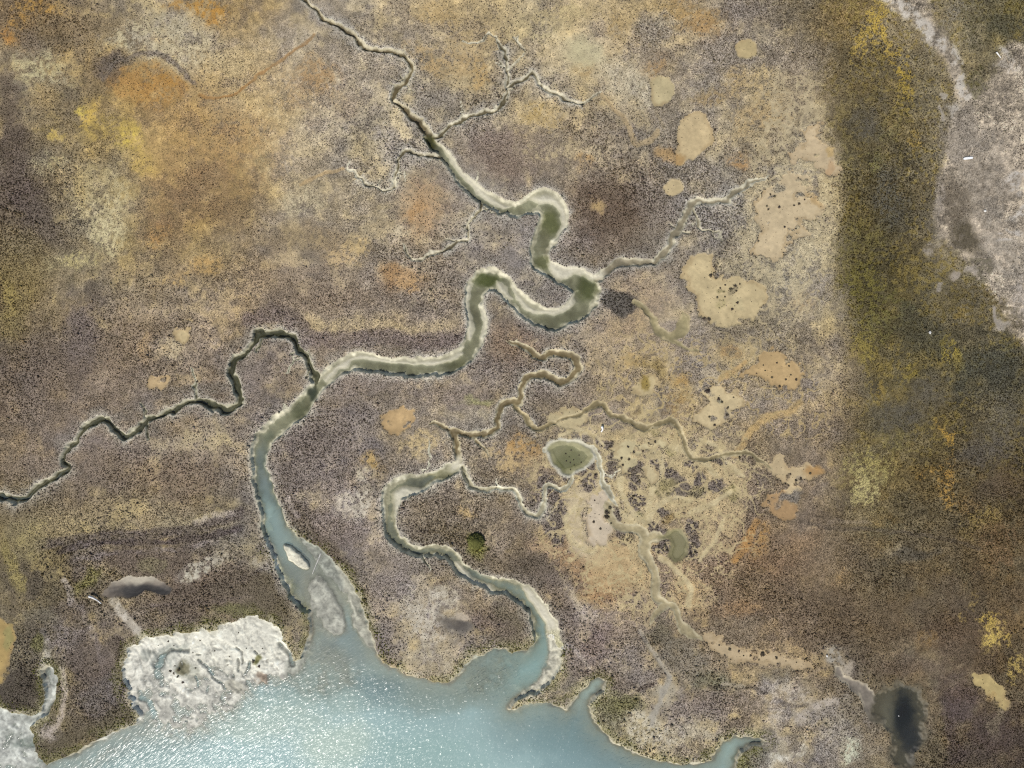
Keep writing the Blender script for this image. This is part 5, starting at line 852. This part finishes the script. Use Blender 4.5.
# silt colour of the water; the wind only reaches the open bay
wind = (.25 + .75 * sst(640, 690, Y) * sst(2, 26, np.maximum(-dB, 0) + 5 * n_q) * (.8 + .35 * n_l)).astype(np.float32)
silt = np.zeros(X.shape + (3,), np.float32); silt[:] = lin(hexc('96aeaa')) * 1.0
def silt_blob(x, y, rx, ry, col, a):
    w = window(x - 2 * rx, x + 2 * rx, y - 2 * ry, y + 2 * ry, 20)
    r = np.hypot((Xm[w] - x) / rx, (Ym[w] - y) / ry) + .2 * n_p[w]
    m = sst(1.5, .4, r) * a; silt[w] += (lin(hexc(col)) * np.array([.98, .95, .86], np.float32) - silt[w]) * m[..., None]
silt_blob(312, 590, 40, 60, '7e898a', .9); silt_blob(330, 592, 24, 44, 'a6a89e', .85); silt_blob(350, 650, 26, 30, '7c8a8c', .7); silt_blob(610, 750, 90, 50, '78929a', .75); silt_blob(400, 700, 40, 20, '7e9496', .5); silt_blob(330, 690, 50, 26, '8fa09a', .6); silt_blob(520, 670, 30, 40, '93b5b6', .8); silt_blob(540, 620, 16, 40, '8fb0b0', .8); silt_blob(592, 690, 18, 20, 'b0cccc', .95); silt_blob(725, 750, 20, 18, 'a8c8ca', .95)
silt_blob(250, 720, 70, 24, 'a4b4ac', .6); silt_blob(335, 745, 40, 20, 'aabcb4', .7); silt_blob(440, 700, 40, 14, '8a9a94', .5); silt_blob(420, 760, 60, 30, '86a4a2', .5); silt_blob(480, 690, 26, 20, '8a9892', .7); silt_blob(560, 735, 40, 22, '738d92', .5); silt_blob(375, 690, 30, 16, '708a92', .6); silt_blob(150, 760, 60, 20, '90a6a8', .5); silt_blob(20, 745, 30, 20, 'a4b2ae', .6)
up = sst(475, 415, Y)[..., None]
silt_c = lin(hexc('7a847e')) * .9 * (1 - up) + lin(hexc('7d7a5e')) * .9 * up
silt_c = silt_c + 0 * silt
for (x, y, rx, ry, col, a) in [(429, 140, 9, 8, '4c4a26', .95), (487, 279, 13, 7, '59602f', .95), (553, 222, 10, 15, '6c7046', .85), (546, 238, 7, 10, '7c7a58', .6), (589, 287, 11, 13, '5c6238', .9), (543, 264, 8, 7, '6c6c46', .6), (312, 394, 5, 9, '353f34', .9), (296, 416, 9, 10, '6c7050', .7), (268, 437, 6, 7, '4c5a4a', .7), (259, 462, 6, 12, '56666a', .8), (262, 490, 7, 14, '7c8c8e', .6), (440, 365, 26, 4, '62644c', .6), (400, 367, 20, 4, '6c6c50', .5)]:
    w = window(x - 2 * rx, x + 2 * rx, y - 2 * ry, y + 2 * ry)
    r = np.hypot((Xf[w] - x) / rx, (Yf[w] - y) / ry) + .25 * n_p[w]
    m = sst(1.35, .5, r) * a; silt_c[w] += (lin(hexc(col)) * .85 - silt_c[w]) * m[..., None]
silt_c += (silt - silt_c) * sst(478, 516, Y)[..., None] * (X < 340)[..., None]
lowc = sst(560, 610, Y + 0 * X)[..., None]

sets = {}
o = tag(sub('ground', qc == 0, M_ground), 'salt marsh ground of dark mud, orange algae crust and pale clay', 'marsh', kind='structure')
o = tag(sub('bay_bed', qc == BAYC, M_mud), 'grey silt bed under the shallow bay water', 'seabed', kind='structure')
o = tag(sub('mudflat', qc == MUDC, M_mud), 'white grey mudflats cut by runnels along the bay shore', 'mudflat', kind='structure')
for i, (lab, *_r) in enumerate(CREEKS):
    sel = qc == CB + i
    o = sub('creek', sel, M_creek)
    tag(o, lab, 'creek', kind='structure')
    sc_ = silt_c if i not in (7,) else lin(hexc('86a4a2')) * .9 * lowc + silt_c * (1 - lowc)
    flat_water('creek_water', sel, WL, M_creekw, sc_ * np.clip(1 + .55 * n_q + .25 * n_p, .35, 1.5)[..., None], parent=o)
for i, (pts, fl, rim, dep_, lab) in enumerate(PONDS):
    sel = qc == PB + i
    o = tag(sub('pond', sel, M_creek), lab, 'pond', kind='structure')
    if i in (0, 1, 2):
        cc = {0: 'a29e7c', 1: 'aca47e', 2: '6a6352'}[i]
        sl = np.zeros_like(silt); sl[:] = lin(hexc(cc)) * .9
        if i == 2:
            r_ = np.minimum(np.hypot((Xf - 905) / 13, (Yf - 715) / 22), np.hypot((Xf - 910) / 9, (Yf - 742) / 20)) + .35 * n_p + .2 * n_q
            sl += (lin(hexc('2c2c2a')) - sl) * sst(1.9, .2, r_)[..., None]
        flat_water('pond_water', sel, {0: -.24, 1: -.2, 2: -.36}[i], M_pondw, sl, parent=o)
for i, (pts, col, lab) in enumerate(PANS):
    sel = qc == PANBASE + i
    if sel.sum() > 3: tag(sub('salt_pan', sel, M_pan), lab, 'salt pan', kind='structure')
o = flat_water('water', (qc == BAYC) | (qc == MUDC), WL, M_bay, silt)
tag(o, 'rippled teal bay water with sun glitter', 'bay', kind='structure')

# ---------------------------------------------------------------- low plant cover
def tuft_proto(r, n):
    """a low shaggy cushion: apex, ragged shoulder ring, tucked base ring"""
    a = np.arange(n) / n * 2 * math.pi
    ra = 1.0 + .45 * (r.random(n) - .5) * 2
    ra[::2] *= .78
    top = np.array([[.12 * (r.random() - .5), .12 * (r.random() - .5), 1.0]])
    sh = np.stack([np.cos(a) * ra, np.sin(a) * ra, .35 + .3 * r.random(n)], -1)
    rb = ra * .55
    ba = np.stack([np.cos(a + .2) * rb, np.sin(a + .2) * rb, -.25 + 0 * a], -1)
    v = np.vstack([top, sh, ba])
    f = []
    for i in range(n):
        j = (i + 1) % n
        f += [(0, 1 + i, 1 + j), (1 + i, 1 + n + i, 1 + n + j), (1 + i, 1 + n + j, 1 + j)]
    return v.astype(np.float32), np.array(f, np.int32)

PROTO = [tuft_proto(rng, 5) for _ in range(10)]

def field(F, x, y):
    i = np.clip(np.round((x - X0) / STEP).astype(int) + len(ring), 0, NX - 1)
    j = np.clip(np.round((y - Y0) / STEP).astype(int) + len(ring), 0, NY - 1)
    return F[j, i]

def scatter(name, x, y, rad, hgt, col, mat, lean=.25):
    n = len(x)
    z = field(H, x, y) - .01
    pid = rng.integers(0, len(PROTO), n)
    rot = rng.random(n) * 6.2832
    cv, cf, cc = [], [], []; base = 0
    for p, (v, f) in enumerate(PROTO):
        k = np.where(pid == p)[0]
        if len(k) == 0: continue
        c, s = np.cos(rot[k])[:, None], np.sin(rot[k])[:, None]
        el = (1 + .35 * (rng.random(len(k)) - .5))[:, None]
        vx = (v[None, :, 0] * c - v[None, :, 1] * s) * rad[k][:, None] * el
        vy = (v[None, :, 0] * s + v[None, :, 1] * c) * rad[k][:, None] / el
        vz = v[None, :, 2] * hgt[k][:, None]
        lx = lean * (rng.random(len(k)) - .5)[:, None] * vz; ly = lean * (rng.random(len(k)) - .5)[:, None] * vz
        co = np.stack([wx(x[k])[:, None] + vx + lx, wy(y[k])[:, None] + vy + ly, z[k][:, None] + vz], -1).reshape(-1, 3)
        m = v.shape[0]
        ff = (f[None] + (np.arange(len(k)) * m)[:, None, None] + base).reshape(-1, 3)
        cv.append(co); cf.append(ff); cc.append(np.repeat(col[k], m, 0)); base += len(co)
    return mesh_np(name, np.vstack(cv), np.vstack(cf), mat, np.vstack(cc), smooth=False)

CELL = 1.2
MG = 66
gx, gy = np.meshgrid(np.arange(-MG, 1024 + MG, CELL), np.arange(-MG, 768 + MG, CELL))
px = (gx + (rng.random(gx.shape) - .5) * CELL * 1.1).ravel(); py = (gy + (rng.random(gx.shape) - .5) * CELL * 1.1).ravel()
v = field(V, px, py); s = field(S, px, py); cl = field(n_f, px, py) + .5 * field(n_p, px, py)
pr = np.clip(v * (1 + .55 * cl * (1 - v)), 0, 1) / (s ** 1.15)
keep = rng.random(len(px)) < pr * .96
px, py, v, s = px[keep], py[keep], v[keep], s[keep]
cl_here = field(CLS, px, py)
ok = (cl_here == 0) | (cl_here >= PANBASE)
px, py, v, s = px[ok], py[ok], v[ok], s[ok]
n = len(px)
rad = (.043 + .078 * rng.random(n) ** 1.8) * s * (.85 + .25 * v)
sth = field(south, px, py)
clump = sst(-.1, .4, field(n_p, px, py) + .6 * field(n_q, px, py))
big = (rng.random(n) < (.05 * sth + .02) * clump) & (v > .45)
rad = np.where(big, rad * 1.9, rad)
hgt = (.018 + .066 * rng.random(n) ** 1.4) * s ** 1.2 * (.75 + .4 * v)
hgt = np.where(big, hgt * 2.3, hgt)
raw = field(RAW, px, py)
hgt *= 1 - .45 * raw
tc = field(tcolf, px, py).copy()
u = rng.random(n)
gr = field(GREEN, px, py)
dark = np.exp(rng.normal(-.18, .34, n) * (1 - .15 * sth)); dark = np.where(big, dark * 1.05, dark); dark = np.where(v < .45, dark * .72, dark)
dark = np.clip(dark, .30, 2.1)
tc *= dark[:, None].astype(np.float32)
mt = tc.mean(1, keepdims=True)
# saltbush is duller than the crust it grows on; a share of plants leans mauve or olive
h = rng.random(n)
tint = np.where((h < .42)[:, None], np.array([1.02, .96, .99]), np.where((h < .72)[:, None], np.array([1.0, 1.0, .86]), np.array([1.03, .98, .90]))).astype(np.float32)
sat = np.where(v > .8, .95, .7)[:, None]
tc = (mt + (tc - mt) * sat) * tint
gsel = (rng.random(n) < gr * .8) & (gr > .15)
gcolr = lin(np.array([118, 118, 58])) * (.5 + .9 * rng.random(n))[:, None]
tc = np.where(gsel[:, None], tc * .35 + gcolr * .65, tc)
tc = np.clip(tc, .008, .6).astype(np.float32)
o = scatter('saltbush', px[~gsel], py[~gsel], rad[~gsel], hgt[~gsel], tc[~gsel], M_bush)
tag(o, 'low mauve grey saltbush cover speckling the whole marsh', 'saltbush', kind='stuff')
o = scatter('shore_grass', px[gsel], py[gsel], rad[gsel], hgt[gsel] * 1.15, tc[gsel], M_grass)
tag(o, 'taller olive green grass fringing the bay and the creek mouths', 'grass', kind='stuff')
print('tufts', n)

# ---------------------------------------------------------------- single shrubs, driftwood, stones
def bush_mesh(name, r, seed, mat, colr, blades=70, flat=.6):
    """a rounded bush of many leafy sprigs on short stems"""
    rr = np.random.default_rng(seed)
    cv, cf, cc = [], [], []; b = 0
    for i in range(blades):
        th = rr.random() * 6.283; el = math.acos(1 - rr.random() * .95); q = r * (.55 + .45 * rr.random())
        d = np.array([math.cos(th) * math.sin(el), math.sin(th) * math.sin(el), math.cos(el)])
        p = d * q * np.array([1, 1, flat]) + np.array([0, 0, .12 * r])
        side = np.cross(d, rr.normal(size=3)); side /= np.linalg.norm(side) + 1e-6
        up = np.cross(side, d); L = r * (.28 + .2 * rr.random()); W = L * .45
        tip = p + d * L * .7 * np.array([1, 1, flat]) + up * L * .2
        cv += [p - side * W, p + up * W * .6, p + side * W, tip, p - up * W * .5]
        cf += [(b, b + 3, b + 1), (b + 1, b + 3, b + 2), (b + 2, b + 3, b + 4), (b + 4, b + 3, b)]
        k = .7 + .6 * rr.random()
        cc += [np.array(colr) * k] * 5; b += 5
    core_n = 7
    a = np.arange(core_n) / core_n * 6.283
    for zz, k in ((-.08 * r, .45), (.3 * r, .62), (.52 * r, .3)):
        for t in a: cv.append(np.array([math.cos(t) * r * k, math.sin(t) * r * k, zz])); cc.append(np.array(colr) * .7)
    cv.append(np.array([0, 0, .62 * r])); cc.append(np.array(colr) * .8)
    for ringi in range(2):
        for i in range(core_n):
            j = (i + 1) % core_n; o0 = b + ringi * core_n; o1 = o0 + core_n
            cf += [(o0 + i, o0 + j, o1 + j), (o0 + i, o1 + j, o1 + i)]
    for i in range(core_n): cf.append((b + 2 * core_n + i, b + 2 * core_n + (i + 1) % core_n, b + 3 * core_n))
    o = mesh_np(name, np.array(cv), np.array(cf, np.int32), mat, np.array(cc, np.float32), smooth=False)
    return o

shrub_src = [bush_mesh('shrub', .25, 40 + i, M_bush, lin(np.array(c)) * 1.25) for i, c in enumerate([(84, 76, 66), (80, 72, 60), (90, 84, 68), (78, 68, 62)])]
SH = [
    ('lone dark shrub on the big ragged salt pan', 'shrubs on the big ragged pan', [(735, 287, 1.2), (738, 291, .9), (732, 290, .9), (736, 304, 1), (721, 287, 1), (725, 298, .9), (718, 297, .9), (733, 309, .8), (724, 286, .8), (712, 275, 1.2), (715, 278, 1), (704, 318, .8), (708, 320, .9), (741, 285, .7)]),
    ('lone dark shrub on the sprawling pan beside the dark belt', 'shrubs on the sprawling pan', [(771, 193, 1), (774, 195, .8), (778, 208, .9), (794, 206, .8), (798, 203, .9), (766, 205, .9), (806, 199, .8), (809, 187, .8), (770, 208, .9), (759, 242, .7), (786, 228, .9), (800, 176, .7)]),
    ('lone dark shrub on the orange tan flat', 'shrubs on the orange tan flat', [(772, 376, 1.1), (778, 362, .7), (785, 378, .8), (790, 366, .7), (766, 370, .6), (795, 380, .8), (763, 364, .6), (781, 386, .7), (792, 374, .6), (757, 372, .6)]),
    ('dark shrub dotting the creamy mud flat north of the islands', 'shrubs on the creamy mud flat', [(627, 446, 1.1), (622, 458, 1), (629, 458, .8), (640, 446, .7), (644, 450, .9), (634, 451, .7), (612, 455, .8), (648, 443, .7), (624, 465, .8), (655, 441, .8)]),
    ('dark shrub dotting the pale dry mud flat', 'shrubs on the pale dry mud flat', [(607, 512, 1.7), (606, 516, 1.2), (609, 509, 1.1), (596, 500, .6), (600, 530, .6), (594, 522, .6), (611, 524, .8), (599, 515, .6)]),
    ('dark shrub dotting the long tan mud flat', 'shrubs on the long tan flat', [(764, 653, 1.4), (745, 655, .8), (738, 652, .7), (752, 657, .7), (776, 657, .8), (730, 650, .8), (786, 662, .7), (720, 646, .8), (797, 664, .7), (760, 660, .6)]),
    ('dark shrub on the ragged pale pan below the orange flat', 'shrubs on the ragged pale pan', [(722, 401, 1), (719, 398, .8), (729, 409, 1.1), (728, 414, 1), (710, 417, 1.1), (706, 391, 1.2), (710, 390, 1), (735, 398, .7), (716, 384, .7), (714, 424, .9), (725, 390, .6)]),
    ('small dark shrub on the winged pale pan', 'shrubs on the winged pan', [(790, 473, .6), (800, 478, .8), (797, 482, .9), (810, 473, .7), (786, 479, .6), (803, 470, .6)]),
    ('seaweed clump stranded on the white mudflat', 'seaweed clumps on the white mudflat', [(172, 673, 1.6), (168, 672, 1.2), (176, 678, 1.5), (181, 683, 1.4), (173, 668, 1), (179, 671, .9), (195, 668, 1), (226, 667, 1.2), (200, 640, .7), (238, 634, .7), (254, 662, 1.4), (257, 668, 1.2), (214, 652, .8), (246, 648, .7), (262, 648, .7), (166, 642, .8), (172, 646, .7), (192, 654, .9), (228, 658, .8), (158, 645, .7)]),
    ('reed tuft standing in the round green pond', 'reed tufts in the round green pond', [(566, 455, .8), (570, 458, .9), (574, 460, .9), (569, 464, 1), (575, 466, .9), (578, 457, .7), (571, 452, .8), (565, 462, .8), (580, 462, .7), (572, 469, .8)]),
    ('dark shrub at the edge of the kidney pond', 'shrubs by the kidney pond', [(666, 546, 1.2), (663, 550, 1.1), (660, 546, 1), (668, 551, .9), (692, 544, 1), (691, 555, 1)]),
]
SHCAT = {8: 'seaweed', 9: 'reeds'}
first = True; used = set()
for gi, (lab, grp, spots) in enumerate(SH):
    for k, (x, y, sc) in enumerate(spots):
        q = (gi + k) % len(shrub_src)
        if gi == 9:
            nm = 'reed_tuft'
        elif gi == 8: nm = 'seaweed_clump'
        else: nm = 'shrub'
        if q not in used and nm == 'shrub': o = shrub_src[q]; used.add(q)
        else:
            o = shrub_src[q].copy(); COL.objects.link(o); o.name = nm
        z = float(field(H, np.array([x]), np.array([y]))[0])
        if gi == 9: z = max(z, -.25)
        o.location = (float(wx(x)), float(wy(y)), z); o.rotation_euler = (0, 0, random.random() * 6.28)
        sc *= random.uniform(.6, 1.25) * (.75 if gi == 8 else 1)
        x += random.uniform(-1.5, 1.5); y += random.uniform(-1.5, 1.5); o.location.x = float(wx(x)); o.location.y = float(wy(y))
        sc *= .6 if gi == 9 else 1
        o.scale = (sc * random.uniform(.75, 1.35), sc * random.uniform(.75, 1.2), sc * (.5 if gi == 8 else .8))
        tag(o, lab, SHCAT.get(gi, 'shrub'), grp)

# round green bush thicket: a thing of its own
gb = bush_mesh('green_bush', 1.15, 99, M_grass, lin(np.array([116, 116, 68])) * .9, blades=420, flat=.26)
gb.location = (float(wx(476)), float(wy(541)), float(field(H, np.array([476]), np.array([541]))[0]) - .02)
tag(gb, 'round bright green bush alone in the brown lower marsh', 'bush')

def solid_mat(name, colr, rough=.7):
    m, nt, out = new_mat(name); N = nt.nodes; L = nt.links
    tc = N.new('ShaderNodeTexCoord'); n1 = N.new('ShaderNodeTexNoise'); n1.inputs['Scale'].default_value = 6; n1.inputs['Detail'].default_value = 6
    L.new(tc.outputs['Object'], n1.inputs['Vector'])
    cr = N.new('ShaderNodeMapRange'); cr.inputs['From Min'].default_value = .3; cr.inputs['From Max'].default_value = .7; cr.inputs['To Min'].default_value = .85; cr.inputs['To Max'].default_value = 1.1
    L.new(n1.outputs['Fac'], cr.inputs['Value'])
    vm = N.new('ShaderNodeVectorMath'); vm.operation = 'SCALE'; vm.inputs[0].default_value = tuple(colr); L.new(cr.outputs[0], vm.inputs['Scale'])
    b = N.new('ShaderNodeBsdfPrincipled'); b.inputs['Roughness'].default_value = rough; L.new(vm.outputs[0], b.inputs['Base Color'])
    L.new(b.outputs[0], out.inputs['Surface']); return m
M_wood = solid_mat('bleached_wood', (.74, .72, .68)); M_greyw = solid_mat('grey_wood', (.5, .48, .43)); M_stone = solid_mat('pale_stone', (.6, .58, .54), .8); M_white = solid_mat('white_board', (.86, .86, .84), .5)

def log(name, pts, r, mat, base_z, lift=.05, stub=True):
    """tapering, slightly bent stem with a broken stub, lying on the ground; pts in plan units"""
    P = catmull(pts, 5); n = len(P); k = 8
    cx, cy = P[:, 0].mean(), P[:, 1].mean()
    co, fa = [], []
    for i, p in enumerate(P):
        d = P[min(i + 1, n - 1)][:2] - P[max(i - 1, 0)][:2]; d = np.array([d[0], -d[1], 0]); d /= np.linalg.norm(d)
        sd = np.array([-d[1], d[0], 0]); t = i / (n - 1)
        rr = r * (1 - .5 * t) * (1 + .1 * math.sin(5 * t + 1)) * (.75 if i in (0, n - 1) else 1)
        c = np.array([(p[0] - cx) * U, -(p[1] - cy) * U, lift + rr + .04 * math.sin(3 * t)])
        for j in range(k):
            a = j / k * 6.283; q = rr * (1 + .12 * math.sin(3 * a + i))
            co.append(c + sd * math.cos(a) * q + np.array([0, 0, 1]) * math.sin(a) * q)
    for i in range(n - 1):
        for j in range(k): fa.append((i * k + j, i * k + (j + 1) % k, (i + 1) * k + (j + 1) % k, (i + 1) * k + j))
    b0 = len(co); co.append(sum(co[:k]) / k); co.append(sum(co[b0 - k:b0]) / k)
    for j in range(k):
        fa.append((b0, (j + 1) % k, j, j)); fa.append((b0 + 1, b0 - k + j, b0 - k + (j + 1) % k, b0 - k + (j + 1) % k))
    if stub:
        m = n // 3; c = np.mean(co[m * k:(m + 1) * k], 0); e = c + np.array([.10, .22, .16]); b1 = len(co)
        for q, pp in ((.45 * r, c), (.25 * r, e)):
            for j in range(4): co.append(pp + q * np.array([math.cos(j * 1.571), 0, math.sin(j * 1.571)]))
        for j in range(4): fa.append((b1 + j, b1 + (j + 1) % 4, b1 + 4 + (j + 1) % 4, b1 + 4 + j))
        fa.append((b1 + 4, b1 + 5, b1 + 6, b1 + 7))
    me = bpy.data.meshes.new(name)
    faces = [tuple(dict.fromkeys(f)) for f in fa]
    me.from_pydata([tuple(c) for c in co], [], faces); me.update()
    for p in me.polygons: p.use_smooth = True
    me.materials.append(mat)
    o = bpy.data.objects.new(name, me); COL.objects.link(o); o.location = (float(wx(cx)), float(wy(cy)), base_z)
    return o
def gz(x, y, add=0.0): return float(field(H, np.array([x]), np.array([y]))[0]) + add

o = log('driftwood_log', [(90, 595.5), (94.5, 597.2), (98.5, 599.6), (102.3, 603)], .16, M_wood, gz(96, 599), .22)
tag(o, 'bent white driftwood log beside the crescent mud hollow', 'driftwood')
o = log('driftwood_branch', [(320, 553.5), (317, 561), (314, 568), (311, 575.5)], .11, M_greyw, gz(315, 566), .06)
tag(o, 'straight grey driftwood branch lying in the creek mouth shallows', 'driftwood')
o = log('driftwood_stick', [(995, 53), (997, 55.5), (999.8, 58.6)], .11, M_wood, gz(997, 56), .12, stub=False)
tag(o, 'short white driftwood stick on the stony ground near the top right corner', 'driftwood')
o = log('driftwood_chunk', [(601.3, 426), (602.3, 429), (600.8, 432)], .17, M_white, gz(602, 429), .2, stub=False)
tag(o, 'stubby white driftwood chunk standing out among dark shrubs near the creamy mud flat', 'driftwood')

def plank(name, x, y, L, W, T, rot, mat, z):
    """weathered board with bevelled edges, a warped middle and one broken end"""
    import bmesh
    bm = bmesh.new()
    n = 8; rows = []
    for i in range(n + 1):
        t = i / n; xx = (t - .5) * L; zz = .05 * math.sin(t * 3.1)
        w = W * (1 - .55 * max(0, abs(t - .5) * 2 - .55)); e = .2 * T
        sec = [(-w / 2, e), (-w / 2 + e, 0), (w / 2 - e, 0), (w / 2, e), (w / 2, T - e), (w / 2 - e, T), (-w / 2 + e, T), (-w / 2, T - e)]
        rows.append([bm.verts.new((xx + (.03 * (j % 3) if i == n else 0), a, zz + b)) for j, (a, b) in enumerate(sec)])
    for i in range(n):
        for j in range(8): bm.faces.new((rows[i][j], rows[i][(j + 1) % 8], rows[i + 1][(j + 1) % 8], rows[i + 1][j]))
    bm.faces.new(rows[0][::-1]); bm.faces.new(rows[-1])
    bmesh.ops.recalc_face_normals(bm, faces=bm.faces)
    me = bpy.data.meshes.new(name); bm.to_mesh(me); bm.free(); me.materials.append(mat)
    o = bpy.data.objects.new(name, me); COL.objects.link(o); o.location = (float(wx(x)), float(wy(y)), z); o.rotation_euler = (0, .03, rot)
    return o
o = plank('plank', 966.5, 159, 1.38, .34, .07, math.radians(7), M_white, gz(966, 159, .14))
tag(o, 'white weathered plank lying on the grey stony ground', 'plank')

def stone(name, x, y, r, seed, lab, flat=.7):
    import bmesh
    bm = bmesh.new(); bmesh.ops.create_icosphere(bm, subdivisions=3, radius=1)
    rr = np.random.default_rng(seed); ax = rr.normal(size=(6, 3))
    for v_ in bm.verts:
        p = np.array(v_.co); k = 1 + sum(.06 * math.sin(2.2 * float(p @ a) + i) for i, a in enumerate(ax))
        v_.co = (p[0] * k * r * 1.1, p[1] * k * r * .85, p[2] * k * r * flat)
    me = bpy.data.meshes.new(name); bm.to_mesh(me); bm.free(); me.materials.append(M_stone)
    o = bpy.data.objects.new(name, me); COL.objects.link(o); o.location = (float(wx(x)), float(wy(y)), gz(x, y, .5 * r * flat)); o.rotation_euler = (0, 0, seed)
    tag(o, lab, 'stone')
stone('stone', 984.7, 211, .20, 3, 'small white stone on the bare grey ground below the white plank')
stone('stone', 929.7, 332.5, .2, 5, 'pale stone in the dark belt beside a yellow stand')
stone('stone', 826.8, 655.8, .17, 8, 'small white stone on grey mud above the muddy gully')
stone('stone', 900, 717, .1, 9, 'tiny white stone at the rim of the dark pool')

# ---------------------------------------------------------------- light, sky, camera
L = bpy.data.lights.new('sun', 'SUN'); L.energy = 4.0; L.angle = math.radians(.55); L.color = (1.0, .955, .88)
lo = bpy.data.objects.new('sun', L); COL.objects.link(lo)
ce, se = math.cos(math.radians(SUN_EL)), math.sin(math.radians(SUN_EL))
from mathutils import Vector
lo.rotation_euler = Vector((-SUN_DX * ce, -SUN_DY * ce, -se)).to_track_quat('-Z', 'Y').to_euler()
lo.location = (-40, -90, 120)
W = bpy.data.worlds.new('World'); scene.world = W; W.use_nodes = True
nt = W.node_tree; bg = nt.nodes['Background']; sk = nt.nodes.new('ShaderNodeTexSky')
sk.sky_type = 'NISHITA'; sk.sun_disc = False; sk.sun_elevation = math.radians(SUN_EL); sk.sun_rotation = math.atan2(SUN_DX, SUN_DY)
nt.links.new(sk.outputs[0], bg.inputs['Color']); bg.inputs['Strength'].default_value = .10

cam = bpy.data.cameras.new('camera'); cam.sensor_width = 36; cam.lens = 36 * 104.0 / (1024 * U)
cam.clip_start = .5; cam.clip_end = 12000
co_ = bpy.data.objects.new('camera', cam); COL.objects.link(co_); co_.location = (0, 0, 104.0); co_.rotation_euler = (0, 0, 0)
scene.camera = co_
vs = scene.view_settings; vs.view_transform = 'Standard'; vs.look = 'None'; vs.gamma = 1; vs.exposure = 0.0; vs.use_curve_mapping = False
scene.cycles.use_denoising = False; scene.cycles.filter_width = 1.2
scene.cycles.max_bounces = 4; scene.cycles.diffuse_bounces = 2; scene.cycles.glossy_bounces = 2; scene.cycles.transparent_max_bounces = 6
scene.cycles.caustics_reflective = False; scene.cycles.caustics_refractive = False
